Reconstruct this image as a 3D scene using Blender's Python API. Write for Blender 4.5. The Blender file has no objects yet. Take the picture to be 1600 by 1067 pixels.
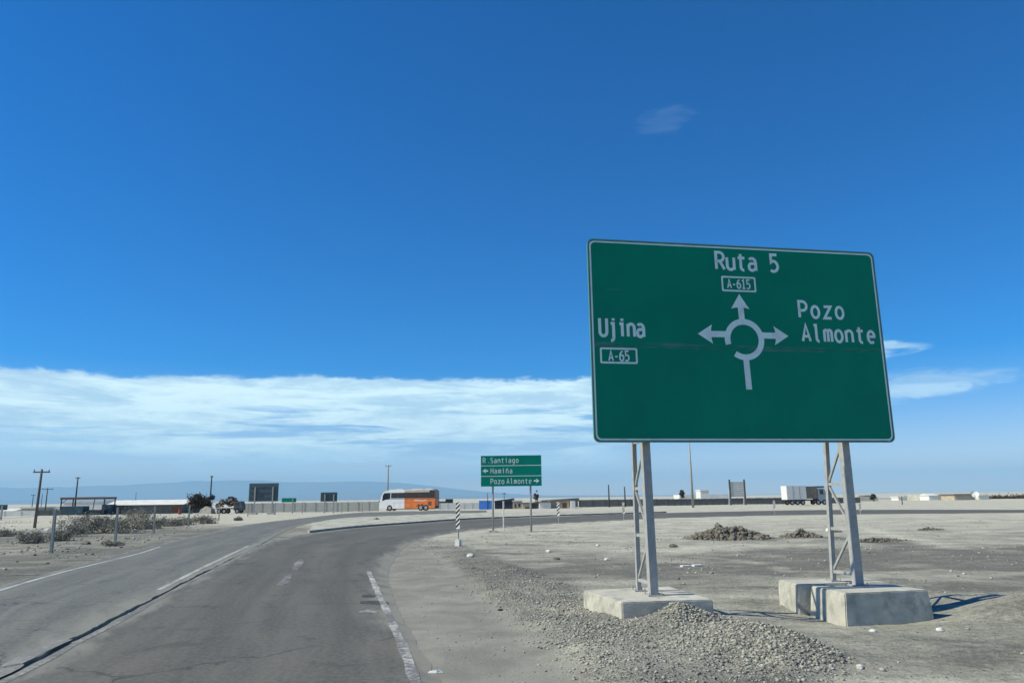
import bpy, bmesh, math, random
import numpy as np
from mathutils import Vector, Matrix

random.seed(7)
RNG = np.random.default_rng(7)
PI = math.pi
SC = bpy.context.scene
COL = SC.collection

# ------------------------------------------------------------------ camera
CF, CP, CR, CH = 1158.5, 0.2074, 0.0128, 2.1      # focal (px at 1600 wide), pitch, roll, height
_f = Vector((0, math.cos(CP), math.sin(CP))); _u0 = Vector((0, -math.sin(CP), math.cos(CP))); _r0 = Vector((1, 0, 0))
_r = math.cos(CR)*_r0 - math.sin(CR)*_u0
_u = math.sin(CR)*_r0 + math.cos(CR)*_u0
cam_d = bpy.data.cameras.new('camera'); cam = bpy.data.objects.new('camera', cam_d); COL.objects.link(cam)
cam_d.sensor_width = 36; cam_d.lens = CF/1600*36; cam_d.clip_start = 0.1; cam_d.clip_end = 90000
M3 = Matrix((_r, _u, -_f)).transposed()
cam.matrix_world = Matrix.Translation((0, 0, CH)) @ M3.to_4x4()
SC.camera = cam


def G(px, py, z=0.0):
    """ground point (at height z) that the surveyed photo position stands for"""
    d = _f + _r*((px-800)/CF) + _u*((533.5-py)/CF)
    t = (z-CH)/d.z
    return Vector((d.x*t, d.y*t, z))


def at(px, py, depth):
    """point at forward distance depth (metres along +Y)"""
    d = _f + _r*((px-800)/CF) + _u*((533.5-py)/CF)
    t = depth/d.y
    return Vector((d.x*t, depth, CH+d.z*t))


# ------------------------------------------------------------------ sky, sun, exposure
SUN_AZ, SUN_EL = math.radians(9.0), math.radians(45)      # light travels towards +X, turned 9 deg to +Y
LD = Vector((math.cos(SUN_AZ)*math.cos(SUN_EL), math.sin(SUN_AZ)*math.cos(SUN_EL), -math.sin(SUN_EL)))
sun_d = bpy.data.lights.new('sun', 'SUN'); sun_d.energy = 5.0; sun_d.angle = math.radians(0.55); sun_d.color = (1.0, 0.945, 0.80)
sun = bpy.data.objects.new('sun', sun_d); COL.objects.link(sun)
sun.rotation_euler = LD.to_track_quat('-Z', 'Y').to_euler(); sun.location = (-40, 0, 60)
SC.view_settings.view_transform = 'Standard'; SC.view_settings.look = 'None'
SC.view_settings.exposure = 0.06; SC.view_settings.gamma = 1.0; SC.view_settings.use_curve_mapping = False
SC.render.engine = 'CYCLES'
SC.cycles.use_denoising = True
SC.cycles.max_bounces = 6; SC.cycles.diffuse_bounces = 3; SC.cycles.volume_bounces = 1; SC.cycles.transparent_max_bounces = 8


class NT:
    """small node-tree writer"""
    def __init__(s, tree):
        s.t = tree; s.n = tree.nodes; s.l = tree.links; s.n.clear()

    def node(s, kind, **kw):
        n = s.n.new(kind)
        for k, v in kw.items():
            if k.startswith('i_'):
                n.inputs[k[2:].replace('_', ' ')].default_value = v
            else:
                setattr(n, k, v)
        return n

    def plug(s, sock, v):
        if isinstance(v, bpy.types.NodeSocket):
            s.l.new(v, sock)
        elif isinstance(v, (tuple, list)) and len(v) == 3 and sock.type == 'RGBA':
            sock.default_value = (*v, 1)
        else:
            sock.default_value = v

    def m(s, op, a, b=0.0, c=0.0, clamp=False):
        n = s.node('ShaderNodeMath', operation=op, use_clamp=clamp)
        for i, v in enumerate((a, b, c)):
            s.plug(n.inputs[i], v)
        return n.outputs[0]

    def ss(s, x, lo, hi, tlo=0.0, thi=1.0):
        n = s.node('ShaderNodeMapRange', interpolation_type='SMOOTHSTEP')
        s.plug(n.inputs[0], x); s.plug(n.inputs[1], lo); s.plug(n.inputs[2], hi); s.plug(n.inputs[3], tlo); s.plug(n.inputs[4], thi)
        return n.outputs[0]

    def mix(s, f, a, b, blend='MIX'):
        n = s.node('ShaderNodeMix', data_type='RGBA', blend_type=blend)
        s.plug(n.inputs[0], f); s.plug(n.inputs[6], a); s.plug(n.inputs[7], b)
        return n.outputs[2]

    def xyz(s, x, y, z):
        n = s.node('ShaderNodeCombineXYZ')
        s.plug(n.inputs[0], x); s.plug(n.inputs[1], y); s.plug(n.inputs[2], z)
        return n.outputs[0]

    def scale(s, v, sc):
        n = s.node('ShaderNodeVectorMath', operation='MULTIPLY'); s.plug(n.inputs[0], v); n.inputs[1].default_value = sc
        return n.outputs[0]

    def noise(s, v, sc=1.0, det=4.0, rough=0.5, dist=0.0):
        n = s.node('ShaderNodeTexNoise'); s.plug(n.inputs['Vector'], v)
        n.inputs['Scale'].default_value = sc; n.inputs['Detail'].default_value = det
        n.inputs['Roughness'].default_value = rough; n.inputs['Distortion'].default_value = dist
        return n.outputs[0]

    def voro(s, v, sc=1.0, feat='F1', out=0):
        n = s.node('ShaderNodeTexVoronoi', feature=feat); s.plug(n.inputs['Vector'], v); n.inputs['Scale'].default_value = sc
        return n.outputs[out]


world = bpy.data.worlds.new('World'); SC.world = world; world.use_nodes = True
w = NT(world.node_tree)
SKY_STRENGTH = 0.1
sky = w.node('ShaderNodeTexSky', sky_type='NISHITA')
sky.sun_disc = False; sky.sun_elevation = SUN_EL
sky.sun_rotation = math.atan2(-LD.x, -LD.y)          # same bearing as the lamp
sky.altitude = 1000; sky.air_density = 1.0; sky.dust_density = 0.05; sky.ozone_density = 3.0
tc = w.node('ShaderNodeTexCoord')
sep = w.node('ShaderNodeSeparateXYZ'); w.l.new(tc.outputs['Generated'], sep.inputs[0])
X, Y, Z = sep.outputs
az = w.m('MULTIPLY', w.m('ARCTAN2', X, Y), 57.2958)        # degrees, + to the right
el = w.m('MULTIPLY', w.m('ARCSINE', w.m('MINIMUM', w.m('MAXIMUM', Z, -1.0), 1.0)), 57.2958)
# long flat bank of altostratus low over the plain
big = w.noise(w.xyz(w.m('MULTIPLY', az, 0.10), w.m('MULTIPLY', el, 0.42), 3.1), 1.0, 7, 0.58, 0.5)
fine = w.noise(w.xyz(w.m('MULTIPLY', az, 0.30), w.m('MULTIPLY', el, 1.5), 8.7), 1.0, 9, 0.62, 0.7)
tiny = w.noise(w.xyz(w.m('MULTIPLY', az, 0.75), w.m('MULTIPLY', el, 2.4), 4.4), 1.0, 8, 0.6, 0.5)
edge = w.noise(w.xyz(w.m('MULTIPLY', az, 0.17), w.m('MULTIPLY', el, 0.3), 1.0), 1.0, 5, 0.6, 0.2)
top = w.m('ADD', w.m('MULTIPLY', w.m('ADD', w.m('SUBTRACT', edge, 0.5), w.m('MULTIPLY', w.m('SUBTRACT', tiny, 0.5), 0.55)), 1.7), w.ss(az, -40.0, -22.0, 8.35, 9.05))
topm = w.ss(w.m('SUBTRACT', top, el), -0.05, 0.45)
low = w.ss(el, 0.3, 3.6, 0.75, 0.0)
dens = w.m('ADD', w.m('ADD', w.m('MULTIPLY', big, 0.60), w.m('MULTIPLY', fine, 0.45)), w.m('MULTIPLY', tiny, 0.22))
dens = w.m('SUBTRACT', dens, 0.035)
upper = w.ss(el, 2.2, 6.8, 0.03, 0.33)
thr = w.m('SUBTRACT', w.m('ADD', 0.47, w.m('MULTIPLY', low, 0.16)), upper)
cov = w.ss(w.m('SUBTRACT', dens, thr), -0.01, 0.25)
azm = w.m('SUBTRACT', 1.0, w.ss(az, 5.0, 10.5))
gap = w.noise(w.xyz(w.m('MULTIPLY', az, 0.085), w.m('MULTIPLY', el, 0.95), 11.3), 1.0, 6, 0.55, 0.35)
azm = w.m('MULTIPLY', azm, w.m('SUBTRACT', 1.0, w.m('MULTIPLY', w.ss(gap, 0.50, 0.62), w.ss(el, 7.6, 6.0, 0.0, 0.85))))
cov = w.m('MULTIPLY', w.m('MULTIPLY', cov, topm), azm)
# two detached streaks right of the bank
def puff(a0, e0, ra, re, tilt, k):
    da = w.m('SUBTRACT', az, a0)
    de = w.m('SUBTRACT', w.m('SUBTRACT', el, e0), w.m('MULTIPLY', da, tilt))
    q = w.m('ADD', w.m('POWER', w.m('DIVIDE', w.m('ABSOLUTE', da), ra), 2.0), w.m('POWER', w.m('DIVIDE', w.m('ABSOLUTE', de), re), 2.0))
    q = w.m('ADD', q, w.m('MULTIPLY', w.m('SUBTRACT', fine, 0.5), 2.6))
    return w.m('MULTIPLY', w.ss(q, 1.15, 0.1), k)
cov = w.m('MAXIMUM', cov, puff(24.0, 9.6, 5.2, 1.0, 0.04, 0.75))
cov = w.m('MAXIMUM', cov, puff(27.0, 7.0, 7.5, 1.15, 0.07, 0.55))
cov = w.m('MAXIMUM', cov, puff(12.8, 27.7, 2.6, 1.0, 0.08, 0.05))  # faint pale wisp painted into the sky in place of a windscreen reflection
graym = w.m('ADD', w.m('MULTIPLY', w.noise(w.xyz(w.m('MULTIPLY', az, 0.12), w.m('MULTIPLY', el, 0.9), 5.5), 1.0, 7, 0.6, 0.5), 0.8), w.m('MULTIPLY', tiny, 0.2))
ccol = w.mix(w.ss(graym, 0.40, 0.62), (0.66, 0.86, 0.90), (0.40, 0.60, 0.75))
ccol = w.mix(w.ss(el, 0.5, 5.5), (0.40, 0.64, 0.82), ccol)
cs = w.node('ShaderNodeVectorMath', operation='SCALE'); w.l.new(ccol, cs.inputs[0]); cs.inputs['Scale'].default_value = 1.24/SKY_STRENGTH
hs = w.node('ShaderNodeHueSaturation'); hs.inputs['Saturation'].default_value = 1.66; hs.inputs['Value'].default_value = 1.22; hs.inputs['Hue'].default_value = 0.5
w.l.new(sky.outputs[0], hs.inputs['Color'])
skyc = w.mix(1.0, hs.outputs[0], (1.05, 0.885, 1.065), 'MULTIPLY')
final = w.mix(cov, skyc, cs.outputs[0])
bg = w.node('ShaderNodeBackground'); bg.inputs['Strength'].default_value = SKY_STRENGTH
w.l.new(final, bg.inputs['Color'])
wo = w.node('ShaderNodeOutputWorld'); w.l.new(bg.outputs[0], wo.inputs['Surface'])

# ------------------------------------------------------------------ tags and mesh helpers
def tag(o, label=None, cat=None, group=None, kind=None):
    if label: o['label'] = label
    if cat: o['category'] = cat
    if group: o['group'] = group
    if kind: o['kind'] = kind
    return o


def thing(name, label, cat, loc=(0, 0, 0), rz=0.0, group=None):
    o = bpy.data.objects.new(name, None); COL.objects.link(o)
    o.location = loc; o.rotation_euler = (0, 0, rz); o.empty_display_size = 0.3
    return tag(o, label, cat, group)


class MB:
    """collects vertices and faces, then links them as one mesh object"""
    def __init__(s): s.v = []; s.f = []

    def add(s, vs, fs):
        n = len(s.v); s.v += [tuple(v) for v in vs]; s.f += [tuple(i+n for i in f) for f in fs]; return s

    def box(s, x0, x1, y0, y1, z0, z1):
        vs = [(x0, y0, z0), (x1, y0, z0), (x1, y1, z0), (x0, y1, z0), (x0, y0, z1), (x1, y0, z1), (x1, y1, z1), (x0, y1, z1)]
        return s.add(vs, [(0, 3, 2, 1), (4, 5, 6, 7), (0, 1, 5, 4), (1, 2, 6, 5), (2, 3, 7, 6), (3, 0, 4, 7)])

    def prism(s, base, topp):
        n = len(base); vs = list(base)+list(topp)
        return s.add(vs, [tuple(range(n))[::-1], tuple(range(n, 2*n))]+[(i, (i+1) % n, (i+1) % n+n, i+n) for i in range(n)])

    def tube(s, a, b, r0, r1=None, n=8, square=False, roll=0.0):
        a = Vector(a); b = Vector(b); r1 = r0 if r1 is None else r1
        d = (b-a).normalized(); up = Vector((0, 0, 1)) if abs(d.z) < 0.9 else Vector((0, 1, 0))
        e1 = d.cross(up).normalized(); e2 = d.cross(e1).normalized()
        if square: n = 4; roll += PI/4; r0 *= 1.4142; r1 *= 1.4142
        A = []; B = []
        for k in range(n):
            t = roll+2*PI*k/n; o = e1*math.cos(t)+e2*math.sin(t)
            A.append(a+o*r0); B.append(b+o*r1)
        return s.prism(A, B)

    def build(s, name, mat, parent=None, smooth=False, loc=None, rz=0.0):
        me = bpy.data.meshes.new(name); me.from_pydata(s.v, [], s.f)
        bm = bmesh.new(); bm.from_mesh(me); bmesh.ops.recalc_face_normals(bm, faces=bm.faces); bm.to_mesh(me); bm.free()
        me.materials.append(mat)
        if smooth: me.shade_smooth()
        o = bpy.data.objects.new(name, me); COL.objects.link(o)
        if parent: o.parent = parent
        if loc is not None: o.location = loc
        if rz: o.rotation_euler.z = rz
        return o


def inst(o, parent=None, loc=None, rz=None):
    c = o.copy(); COL.objects.link(c)
    if parent: c.parent = parent
    if loc is not None: c.location = loc
    if rz is not None: c.rotation_euler.z = rz
    return c


def copy_tree(o, parent=None):
    c = o.copy(); COL.objects.link(c)
    if parent: c.parent = parent
    for ch in list(o.children): copy_tree(ch, c)
    return c


# ------------------------------------------------------------------ numpy noise
_perm = np.random.default_rng(3).permutation(512)


def vnoise(x, y, seed=0):
    xi = np.floor(x).astype(int); yi = np.floor(y).astype(int); fx = x-xi; fy = y-yi
    ux = fx*fx*(3-2*fx); uy = fy*fy*(3-2*fy)

    def h(a, b): return _perm[(_perm[(a+seed*17) & 511]+b) & 511]/511.0
    a = h(xi, yi); b = h(xi+1, yi); c = h(xi, yi+1); d = h(xi+1, yi+1)
    return (a*(1-ux)+b*ux)*(1-uy)+(c*(1-ux)+d*ux)*uy


def fbm(x, y, sc, octs=4, seed=0, rough=0.5):
    t = 0; a = 1; n = 0
    for o in range(octs):
        t = t+a*(vnoise(x/sc+13.7*o, y/sc+5.1*o, seed+o)-0.5); n += a; a *= rough; sc *= 0.5
    return t/n*2      # about -1..1


def sstep(a, b, x):
    t = np.clip((x-a)/(b-a), 0, 1); return t*t*(3-2*t)


def poly_dist(P, x, y):
    """signed distance to a closed polygon, negative inside"""
    x = np.asarray(x, float); y = np.asarray(y, float)
    d = np.full(x.shape, 1e9); ins = np.zeros(x.shape, bool); n = len(P)
    for i in range(n):
        ax, ay = P[i][0], P[i][1]; bx, by = P[(i+1) % n][0], P[(i+1) % n][1]
        ex, ey = bx-ax, by-ay; L = ex*ex+ey*ey+1e-12
        t = np.clip(((x-ax)*ex+(y-ay)*ey)/L, 0, 1)
        d = np.minimum(d, np.hypot(x-ax-t*ex, y-ay-t*ey))
        c = (ay > y) != (by > y)
        with np.errstate(divide='ignore', invalid='ignore'):
            xx = ax+(y-ay)*ex/(ey if ey != 0 else 1e-9)
        ins ^= c & (x < xx)
    return np.where(ins, -d, d)


def line_dist(P, x, y):
    x = np.asarray(x, float); y = np.asarray(y, float); d = np.full(x.shape, 1e9)
    for i in range(len(P)-1):
        ax, ay = P[i][0], P[i][1]; ex, ey = P[i+1][0]-ax, P[i+1][1]-ay; L = ex*ex+ey*ey+1e-12
        t = np.clip(((x-ax)*ex+(y-ay)*ey)/L, 0, 1)
        d = np.minimum(d, np.hypot(x-ax-t*ex, y-ay-t*ey))
    return d


def catmull(P, n):
    P = [np.array(p[:2], float) for p in P]
    Q = [2*P[0]-P[1]]+P+[2*P[-1]-P[-2]]
    out = []
    m = len(P)-1
    for k in range(n+1):
        u = k/n*m; i = min(int(u), m-1); t = u-i
        p0, p1, p2, p3 = Q[i], Q[i+1], Q[i+2], Q[i+3]
        out.append(0.5*((2*p1)+(-p0+p2)*t+(2*p0-5*p1+4*p2-p3)*t*t+(-p0+3*p1-3*p2+p3)*t**3))
    return out


# ------------------------------------------------------------------ plan of the roads (surveyed points on the ground)
def W(*pts): return [tuple(G(*p)[:2]) if len(p) == 2 else tuple(p[:2]) for p in pts]


R1_L = [(-3.2, -5.0), (-5.0, 3.0)] + W((0, 1062), (100, 1010), (200, 958), (300, 905), (410, 850), (450, 839), (485, 832.5), (560, 824), (640, 818), (700, 813.5), (740, 811), (860, 807), (920, 804.5), (1040, 801), (1220, 797.2), (1340, 796), (1600, 796), (1700, 796))
R1_R = [(2.6, -5.0), (0.7, 3.0)] + W((684, 1067), (654, 1010), (631, 965), (614, 930), (607, 905), (608, 892), (614, 878), (638, 851), (668, 840), (700, 834), (740, 827.5), (860, 818), (920, 815), (1040, 809), (1220, 804.5), (1340, 803.3), (1600, 800.6), (1700, 800))
R2_L = [(-8.6, -5.0), (-10.0, 3.0)] + W((-120, 962), (0, 917), (110, 886), (216, 858), (260, 847), (325, 833), (372, 822), (429, 814), (480, 808.5), (530, 803), (575, 800), (640, 799), (700, 798), (760, 797))
R2_R = [(-3.3, -5.0), (-5.1, 3.0)] + W((0, 1060.5), (100, 1009), (200, 957), (300, 904.3), (405, 851.5), (418, 843), (442, 830.5), (460, 823), (490, 816), (520, 811), (560, 807), (620, 805), (690, 802), (760, 800))
ROAD1 = R1_L + R1_R[::-1]
ROAD2 = R2_L + R2_R[::-1]
ISLAND_A = W((484, 829), (500, 818), (560, 809), (640, 806.5), (720, 803), (800, 801.5), (920, 799.5), (1040, 798.5))
ISLAND_B = W((484, 832), (500, 830.3), (560, 823.7), (640, 817.8), (720, 812), (800, 808.6), (920, 804.2), (1040, 800.7))
GRAVEL = W((642, 846), (700, 880), (760, 932), (830, 988), (900, 1045), (960, 1100), (1100, 1180), (1270, 1090), (1298, 1035), (1235, 988), (1120, 962), (1000, 968), (940, 960), (908, 940), (895, 915), (850, 902), (800, 882), (745, 858), (700, 843))


def terrain(x, y):
    x = np.asarray(x, float); y = np.asarray(y, float)
    d1 = poly_dist(ROAD1, x, y); d2 = poly_dist(ROAD2, x, y); dr = np.minimum(d1, d2)
    away = sstep(0.8, 5.0, dr)
    both = sstep(0.45, 0.2, np.maximum(d1, d2))
    z = -0.035+0.030*sstep(-0.30, -0.05, dr)*(1-both)
    amp = sstep(1.5, 12, dr)
    z = z+amp*(0.10*fbm(x, y, 9, 4, 1)+0.03*fbm(x, y, 1.3, 3, 5))
    z = z+(0.020*fbm(x, y, 0.5, 3, 9)+0.030*fbm(x, y, 1.1, 4, 17)*sstep(1.0, 3.5, dr))*sstep(0.3, 1.4, dr)
    # windrow of gravel along the shoulder
    dg = poly_dist(GRAVEL, x, y); ing = sstep(0.35, -0.55, dg)
    near = sstep(40, 14, y)
    z = z+ing*near*(0.10+0.07*fbm(x, y, 0.9, 4, 11)+0.03*fbm(x, y, 0.25, 2, 15))
    # heap against the left footing and its tail
    g = lambda cx, cy, rx, ry, rot: np.exp(-((((x-cx)*math.cos(rot)+(y-cy)*math.sin(rot))/rx)**2+((-(x-cx)*math.sin(rot)+(y-cy)*math.cos(rot))/ry)**2))
    lump = 1+0.22*fbm(x, y, 0.5, 3, 21)
    z = z+0.33*g(2.66, 12.50, 0.66, 0.48, 0)*lump
    z = z+0.17*g(3.15, 11.3, 0.9, 0.7, -0.3)*lump+0.14*g(3.65, 10.5, 0.7, 0.5, -0.5)*lump
    z = z-0.14*g(0.75, 14.3, 0.5, 0.35, -0.4)
    # the verge falls away to the right footing, rises again at its right
    z = z-0.16*g(6.4, 14.3, 2.3, 1.7, 0.1)-0.05*g(1.7, 12.9, 0.6, 0.4, 0)+0.04*g(3.4, 14.6, 1.0, 1.0, 0)
    z = z+0.34*g(9.3, 14.0, 1.0, 0.8, 0.2)+0.16*g(9.0, 15.4, 1.0, 0.5, 0.1)
    z = z-0.05*g(3.0, 31, 2.5, 6, 0.4)
    # far plain: slow swells
    far = sstep(90, 220, y)
    z = z+far*(0.35*fbm(x, y, 60, 3, 31)-0.35)
    z = np.where(y > 900, z-(y-900)*0.0004, z)
    return z


def gz(x, y): return float(terrain(np.array([x]), np.array([y]))[0])


# ------------------------------------------------------------------ materials
MATS = {}


def mat(name, color, rough=0.7, metal=0.0, var=0.12, scale=3.0, bump=0.0, bscale=20.0, spec=0.4, dirt=None, dirtamt=0.4, dscale=1.2, coat=0.0):
    """plain surface with mottling, wear and a little relief"""
    if name in MATS: return MATS[name]
    m = bpy.data.materials.new(name); m.use_nodes = True; t = NT(m.node_tree); MATS[name] = m
    tcn = t.node('ShaderNodeTexCoord'); oc = tcn.outputs['Object']
    n1 = t.noise(oc, scale, 6, 0.6)
    k = t.ss(n1, 0.3, 0.7, 1-var, 1+var)
    vm = t.node('ShaderNodeVectorMath', operation='SCALE'); vm.inputs[0].default_value = color; t.l.new(k, vm.inputs['Scale'])
    c = vm.outputs[0]
    if dirt:
        n2 = t.noise(oc, dscale, 7, 0.65, 0.4)
        c = t.mix(t.m('MULTIPLY', t.ss(n2, 0.46, 0.68), dirtamt), c, dirt)
    b = t.node('ShaderNodeBsdfPrincipled'); t.plug(b.inputs['Base Color'], c)
    t.plug(b.inputs['Roughness'], t.ss(n1, 0.2, 0.8, max(rough-0.08, 0.02), min(rough+0.08, 1)))
    b.inputs['Metallic'].default_value = metal; b.inputs['Specular IOR Level'].default_value = spec
    b.inputs['Coat Weight'].default_value = coat
    if bump:
        bp = t.node('ShaderNodeBump'); bp.inputs['Strength'].default_value = bump; bp.inputs['Distance'].default_value = 0.01
        t.l.new(t.noise(oc, bscale, 5, 0.6), bp.inputs['Height']); t.l.new(bp.outputs[0], b.inputs['Normal'])
    o = t.node('ShaderNodeOutputMaterial'); t.l.new(b.outputs[0], o.inputs['Surface'])
    return m


SAND_P = (0.56, 0.54, 0.415); SAND_D = (0.165, 0.162, 0.130); STONE = (0.25, 0.25, 0.215)


def ground_material():
    m = bpy.data.materials.new('desert_ground'); m.use_nodes = True; t = NT(m.node_tree)
    at_ = t.node('ShaderNodeAttribute', attribute_name='tone'); sp = t.node('ShaderNodeSeparateColor'); t.l.new(at_.outputs['Color'], sp.inputs[0])
    tone, grav, shoulder = sp.outputs[0], sp.outputs[1], sp.outputs[2]
    geo = t.node('ShaderNodeNewGeometry'); p = geo.outputs['Position']
    a = t.noise(p, 0.55, 8, 0.62, 0.3)
    b_ = t.noise(t.scale(p, (0.5, 1.8, 1.0)), 0.8, 8, 0.7, 0.5)
    c_ = t.noise(p, 9.0, 6, 0.7)
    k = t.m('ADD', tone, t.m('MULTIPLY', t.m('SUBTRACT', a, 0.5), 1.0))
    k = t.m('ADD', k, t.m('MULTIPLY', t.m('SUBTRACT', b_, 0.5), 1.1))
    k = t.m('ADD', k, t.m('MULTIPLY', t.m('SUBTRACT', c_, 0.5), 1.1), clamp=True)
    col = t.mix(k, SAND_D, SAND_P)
    # loose pebbles: small stones of mixed tone
    vd = t.voro(p, 17.0); vc = t.voro(p, 17.0, out=1)
    sepc = t.node('ShaderNodeSeparateColor'); t.l.new(vc, sepc.inputs[0])
    stone = t.mix(t.m('POWER', sepc.outputs[0], 1.3), (0.10, 0.10, 0.09), (0.50, 0.50, 0.43))
    pm = t.m('MULTIPLY', t.ss(vd, 0.46, 0.30), t.ss(t.m('ADD', sepc.outputs[1], t.m('MULTIPLY', grav, 0.75)), 0.88, 0.93))
    col = t.mix(t.m('MULTIPLY', pm, 0.8), col, stone)
    vd2 = t.voro(p, 42.0); vc2 = t.voro(p, 42.0, out=1)
    sep2 = t.node('ShaderNodeSeparateColor'); t.l.new(vc2, sep2.inputs[0])
    pm2 = t.m('MULTIPLY', t.ss(vd2, 0.5, 0.3), t.ss(t.m('ADD', sep2.outputs[1], t.m('MULTIPLY', grav, 0.9)), 0.78, 0.88))
    col = t.mix(t.m('MULTIPLY', pm2, 0.7), col, t.mix(sep2.outputs[0], (0.11, 0.11, 0.10), (0.42, 0.42, 0.36)))
    # packed dust of the shoulder
    sc_ = t.mix(t.ss(t.noise(p, 0.8, 7, 0.62, 0.5), 0.35, 0.68), (0.22, 0.213, 0.172), (0.30, 0.293, 0.235))
    col = t.mix(t.m('MULTIPLY', shoulder, t.ss(c_, 0.2, 0.5, 0.75, 1.0)), col, sc_)
    bs = t.node('ShaderNodeBsdfPrincipled'); t.plug(bs.inputs['Base Color'], col); bs.inputs['Roughness'].default_value = 0.92; bs.inputs['Specular IOR Level'].default_value = 0.15
    h = t.m('ADD', t.m('MULTIPLY', c_, 0.5), t.m('MULTIPLY', t.m('SUBTRACT', 0.5, vd), t.m('MULTIPLY', pm, 1.4)))
    h = t.m('ADD', h, t.m('MULTIPLY', t.noise(p, 2.2, 6, 0.65), 1.3))
    h = t.m('ADD', h, t.m('MULTIPLY', pm2, 0.35))
    bp = t.node('ShaderNodeBump'); t.plug(bp.inputs['Strength'], t.m('SUBTRACT', 1.0, t.m('MULTIPLY', shoulder, 0.65))); bp.inputs['Distance'].default_value = 0.055
    t.l.new(h, bp.inputs['Height']); t.l.new(bp.outputs[0], bs.inputs['Normal'])
    o = t.node('ShaderNodeOutputMaterial'); t.l.new(bs.outputs[0], o.inputs['Surface'])
    return m


def asphalt_material(name, base, base2, dust_l, dust_r, streak=0.5):
    m = bpy.data.materials.new(name); m.use_nodes = True; t = NT(m.node_tree)
    uvn = t.node('ShaderNodeUVMap'); su = t.node('ShaderNodeSeparateXYZ'); t.l.new(uvn.outputs[0], su.inputs[0]); U, V = su.outputs[0], su.outputs[1]
    geo = t.node('ShaderNodeNewGeometry'); p = geo.outputs['Position']
    uv2 = t.xyz(t.m('MULTIPLY', U, 7.0), t.m('MULTIPLY', V, 0.10), 0.0)
    st = t.noise(uv2, 1.4, 7, 0.62, 0.35)
    mo = t.noise(p, 0.35, 7, 0.6, 0.4)
    fi = t.noise(p, 45.0, 3, 0.7)
    k = t.m('ADD', t.m('MULTIPLY', t.ss(st, 0.32, 0.68), streak), t.m('MULTIPLY', t.ss(mo, 0.3, 0.7), 1-streak))
    col = t.mix(k, base, base2)
    # two wheel paths polished darker
    wp = t.m('ADD', t.ss(t.m('ABSOLUTE', t.m('SUBTRACT', U, 0.36)), 0.10, 0.02), t.ss(t.m('ABSOLUTE', t.m('SUBTRACT', U, 0.76)), 0.11, 0.02))
    col = t.mix(t.m('MULTIPLY', wp, t.ss(mo, 0.25, 0.75, 0.12, 0.45)), col, tuple(0.72*x for x in base))
    # stone speckle
    col = t.mix(t.ss(fi, 0.5, 0.85, 0.0, 0.5), col, (0.26, 0.26, 0.23))
    ag = t.noise(p, 13.0, 6, 0.75)
    col = t.mix(t.ss(ag, 0.35, 0.7, 0.0, 0.45), col, tuple(1.7*x for x in base2))
    col = t.mix(t.m('MULTIPLY', t.ss(t.noise(p, 1.1, 6, 0.7, 0.6), 0.56, 0.66), 0.35), col, tuple(0.6*x for x in base))
    # tar-sealed and open cracks
    wv = t.node('ShaderNodeTexVoronoi', feature='DISTANCE_TO_EDGE'); wv.inputs['Scale'].default_value = 0.22
    dv = t.node('ShaderNodeVectorMath', operation='ADD'); t.plug(dv.inputs[0], p)
    nn = t.node('ShaderNodeTexNoise'); nn.inputs['Scale'].default_value = 0.9; nn.inputs['Detail'].default_value = 5; t.plug(nn.inputs['Vector'], p)
    sc3 = t.node('ShaderNodeVectorMath', operation='SCALE'); t.plug(sc3.inputs[0], nn.outputs['Color']); sc3.inputs['Scale'].default_value = 1.6
    t.plug(dv.inputs[1], sc3.outputs[0]); t.l.new(dv.outputs[0], wv.inputs['Vector'])
    cr = t.m('MULTIPLY', t.ss(wv.outputs[0], 0.010, 0.002), t.ss(t.noise(p, 0.3, 3), 0.44, 0.52))
    col = t.mix(t.m('MULTIPLY', cr, 0.55), col, (0.035, 0.035, 0.033))
    # dust blown in over the edges
    dn = t.noise(t.xyz(t.m('MULTIPLY', U, 5.0), t.m('MULTIPLY', V, 0.35), 2.0), 1.6, 7, 0.66, 0.3)
    dl = t.ss(t.m('ADD', U, t.m('MULTIPLY', t.m('SUBTRACT', dn, 0.5), 0.35)), dust_l, 0.0)
    dr = t.ss(t.m('SUBTRACT', U, t.m('MULTIPLY', t.m('SUBTRACT', dn, 0.5), 0.35)), 1-dust_r, 1.0)
    col = t.mix(t.m('MULTIPLY', t.m('MAXIMUM', dl, dr), 0.75), col, (0.26, 0.255, 0.205))
    b = t.node('ShaderNodeBsdfPrincipled'); t.plug(b.inputs['Base Color'], col)
    t.plug(b.inputs['Roughness'], t.ss(mo, 0.2, 0.8, 0.72, 0.9)); b.inputs['Specular IOR Level'].default_value = 0.25
    bp = t.node('ShaderNodeBump'); bp.inputs['Strength'].default_value = 0.5; bp.inputs['Distance'].default_value = 0.006
    t.l.new(t.m('ADD', t.noise(p, 60.0, 4, 0.7), t.m('MULTIPLY', t.noise(p, 6.0, 5, 0.6), 0.8)), bp.inputs['Height']); t.l.new(bp.outputs[0], b.inputs['Normal'])
    o = t.node('ShaderNodeOutputMaterial'); t.l.new(b.outputs[0], o.inputs['Surface'])
    return m


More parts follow.
